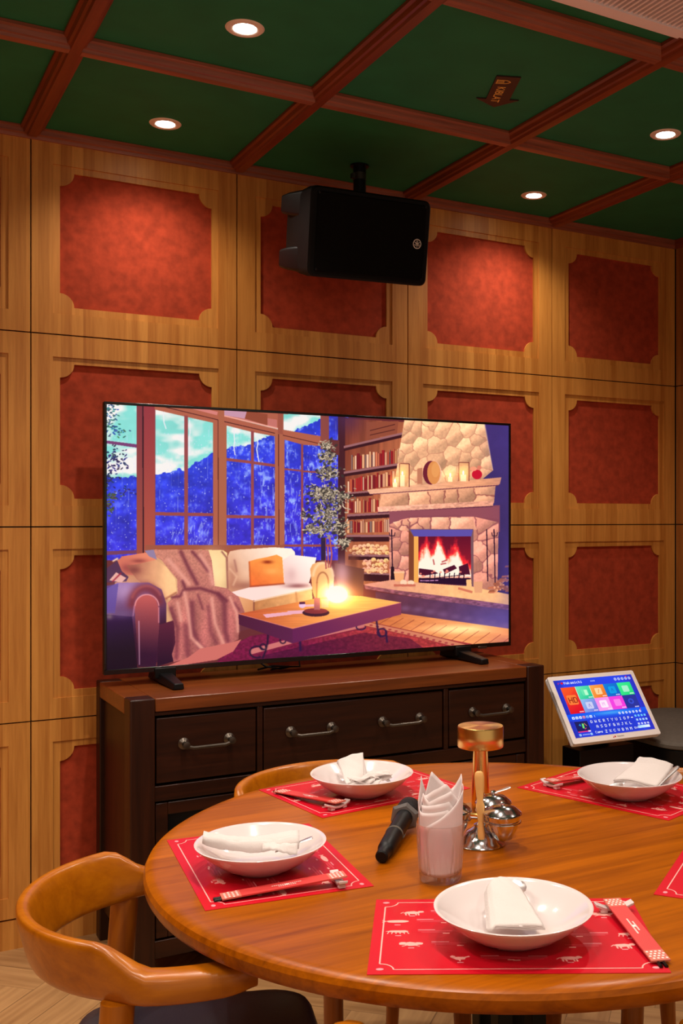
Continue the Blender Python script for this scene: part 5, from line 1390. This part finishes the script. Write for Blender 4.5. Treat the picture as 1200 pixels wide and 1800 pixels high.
for k, (dx, dy) in cups.items():
    if c0 is None:
        c0 = thing('condiment_cup', lbl[k], 'cup', CC + Vector((dx, dy, 0)), 0, 'chrome condiment cups')
        b = B(); b.lathe([(0, .019), (.016, .019), (.019, .021), (.029, .040), (.0345, .060), (.036, .0675), (.0385, .0695), (.0375, .071), (.0350, .069), (.0335, .062), (.028, .042), (.018, .0235), (0, .0215)], 40); obj('bowl', b, M_CHROME, c0)
        b = B(); b.lathe([(.0355, .0712), (.0375, .0722), (.0350, .0745), (.026, .082), (.012, .0865), (.004, .0872), (.004, .090), (.006, .092), (.004, .095), (0, .0955)], 40); b.bm.verts.ensure_lookup_table(); obj('lid', b, M_CHROME, c0)
    else: dup(c0, CC + Vector((dx, dy, 0)), 0, lbl[k])
b = B()
sp0, sp1 = Vector((1.1155, -1.8800, TT + .012)), Vector((1.122, -1.8610, TT + .150)); d = sp1 - sp0
sec = []
for s, w_, t_ in ((0, .004, .002), (.03, .0065, .003), (.12, .0075, .003), (.30, .0055, .0032), (.44, .0080, .0042), (.52, .0090, .0048), (.58, .0060, .0042), (.62, .0066, .0042), (.80, .0092, .0046), (.92, .0098, .0046), (.98, .0080, .004), (1.0, .004, .002)):
    sec.append([sp0 + d * s + Vector((.866, -.5, 0)) * (w_ * math.cos(2*PI*k/16)) + Vector((.5, .866, 0)) * (t_ * math.sin(2*PI*k/16)) for k in range(16)])
b.sweep(sec)
tag(obj('wooden_spreader', b, M_PALEWOOD, None, smooth=60), 'pale wooden spreader handle standing upright in the chrome condiment stand', 'spreader')
handle_bar('small steel spoon handle sticking out to the right of the condiment stand', (1.176, -1.806, TT + .082), (1.228, -1.815, TT + .094), 'spoon', 'spoon')

GX, GY = .956, -1.992
gl = bpy.data.objects
b = B()
NF = 24
def fl(a, z): return 1 - .045 * abs(math.sin(a * NF / 2)) * (1 if .008 < z < .078 else 0)
b.lathe([(0, .0), (.036, .0), (.0385, .003), (.039, .010), (.0405, .030), (.0425, .060), (.0435, .080), (.0445, .104), (.0440, .1055), (.0430, .104), (.0412, .078), (.0392, .040), (.0372, .018), (.033, .0145), (0, .0135)], 96, 0, None, fl)
g = obj('tumbler', b, M_GLASS, None, smooth=50); g.location = (GX, GY, TT + .0004); tag(g, 'ribbed clear glass tumbler holding white paper napkins', 'glass')
TG = 'paper napkins in the tumbler'
def tissue(label, f0, f1, tops, rad, flare=.002):
    """sheet rolled inside the glass; f0..f1 = angle from the front (camera side), tops = height along its upper edge"""
    us = np.linspace(0, 1, len(tops))
    def fn(u, v):
        a = math.radians(-120 + f0 + (f1 - f0) * u); top = float(np.interp(u, us, tops))
        z_ = .0155 + (top - .0155) * v; k = z_ / .105
        r = (rad - .004) + .004 * min(1, k) + flare * max(0, k - 1) + .0010 * math.sin(9 * u + 40 * rad * 7)
        return (GX + r * math.cos(a), GY + r * math.sin(a), TT + z_)
    cloth('paper_napkin', label, 'paper napkin', fn, 30, 16, .0006, TG, M_TISSUE)
for f0, f1, tops, rad, fl_, lb in ((-42, 108, (.104, .120, .140, .160, .172), .0398, .003, 'with a slanting edge, front right'), (-135, 60, (.150, .132, .127, .131, .136, .112), .0376, .002, 'lowest, front left'),
        (-115, 62, (.150, .138, .141, .146, .150, .122), .0350, .002, 'second from the front in the glass'), (-110, 70, (.140, .160, .148, .160, .168, .150), .0325, .002, 'behind the two lowest sheets'),
        (125, 235, (.140, .158, .172, .190, .150), .0330, .004, 'with the tall left peak at the back'), (55, 160, (.150, .172, .190, .165, .150), .0360, .004, 'with the tall right peak'),
        (-150, -95, (.130, .184, .140), .0388, .004, 'with the thin left spike'), (-100, 60, (.150, .158, .170, .182, .160), .0280, .001, 'standing in the middle'), (60, 250, (.140, .150, .160, .150), .0240, .001, 'innermost in the glass')):
    tissue('white paper napkin %s, in the ribbed glass' % lb if 'glass' not in lb else 'white paper napkin %s' % lb, f0, f1, tops, rad, fl_)

# microphone lying behind the glass
A_, E_ = Vector((.900, -1.864, TT + .0135)), Vector((1.085, -1.650, TT + .0425)); d = E_ - A_; ax = d.normalized()
q = Vector((0, 0, 1)).rotation_difference(ax).to_matrix().to_4x4(); q.translation = A_
mc = thing('microphone', 'black cordless microphone lying behind the glass of napkins', 'microphone'); mc.matrix_world = q
b = B(); b.lathe([(0, 0), (.010, 0), (.0125, .002), (.0130, .012), (.0130, .028), (.0150, .031), (.0165, .036), (.0172, .08), (.0178, .150), (.0182, .19), (.019, .215), (0, .216)], 28); obj('handle', b, M_BLACK, mc)
b = B(); b.lathe([(.0176, .105), (.0186, .106), (.0186, .110), (.0176, .111)], 28); b.box(.016, .0190, -.005, .005, .115, .132); obj('switch', b, M_GREY, mc)
b = B(); b.lathe([(.0188, .196), (.026, .197), (.032, .201), (.0305, .206), (.024, .209), (.0195, .214)], 6); obj('guard_ring', b, plain('grey_rubber', (104, 100, 98), .45), mc, smooth=20)
b = B(); b.lathe([(.0195, .2165), (.023, .222), (.0255, .238), (.0245, .252), (.019, .264), (.010, .270), (0, .2715)], 28); obj('head', b, plain('mesh_black', (40, 40, 42), .4, metal=.8, bump=1.0, bscale=900), mc)
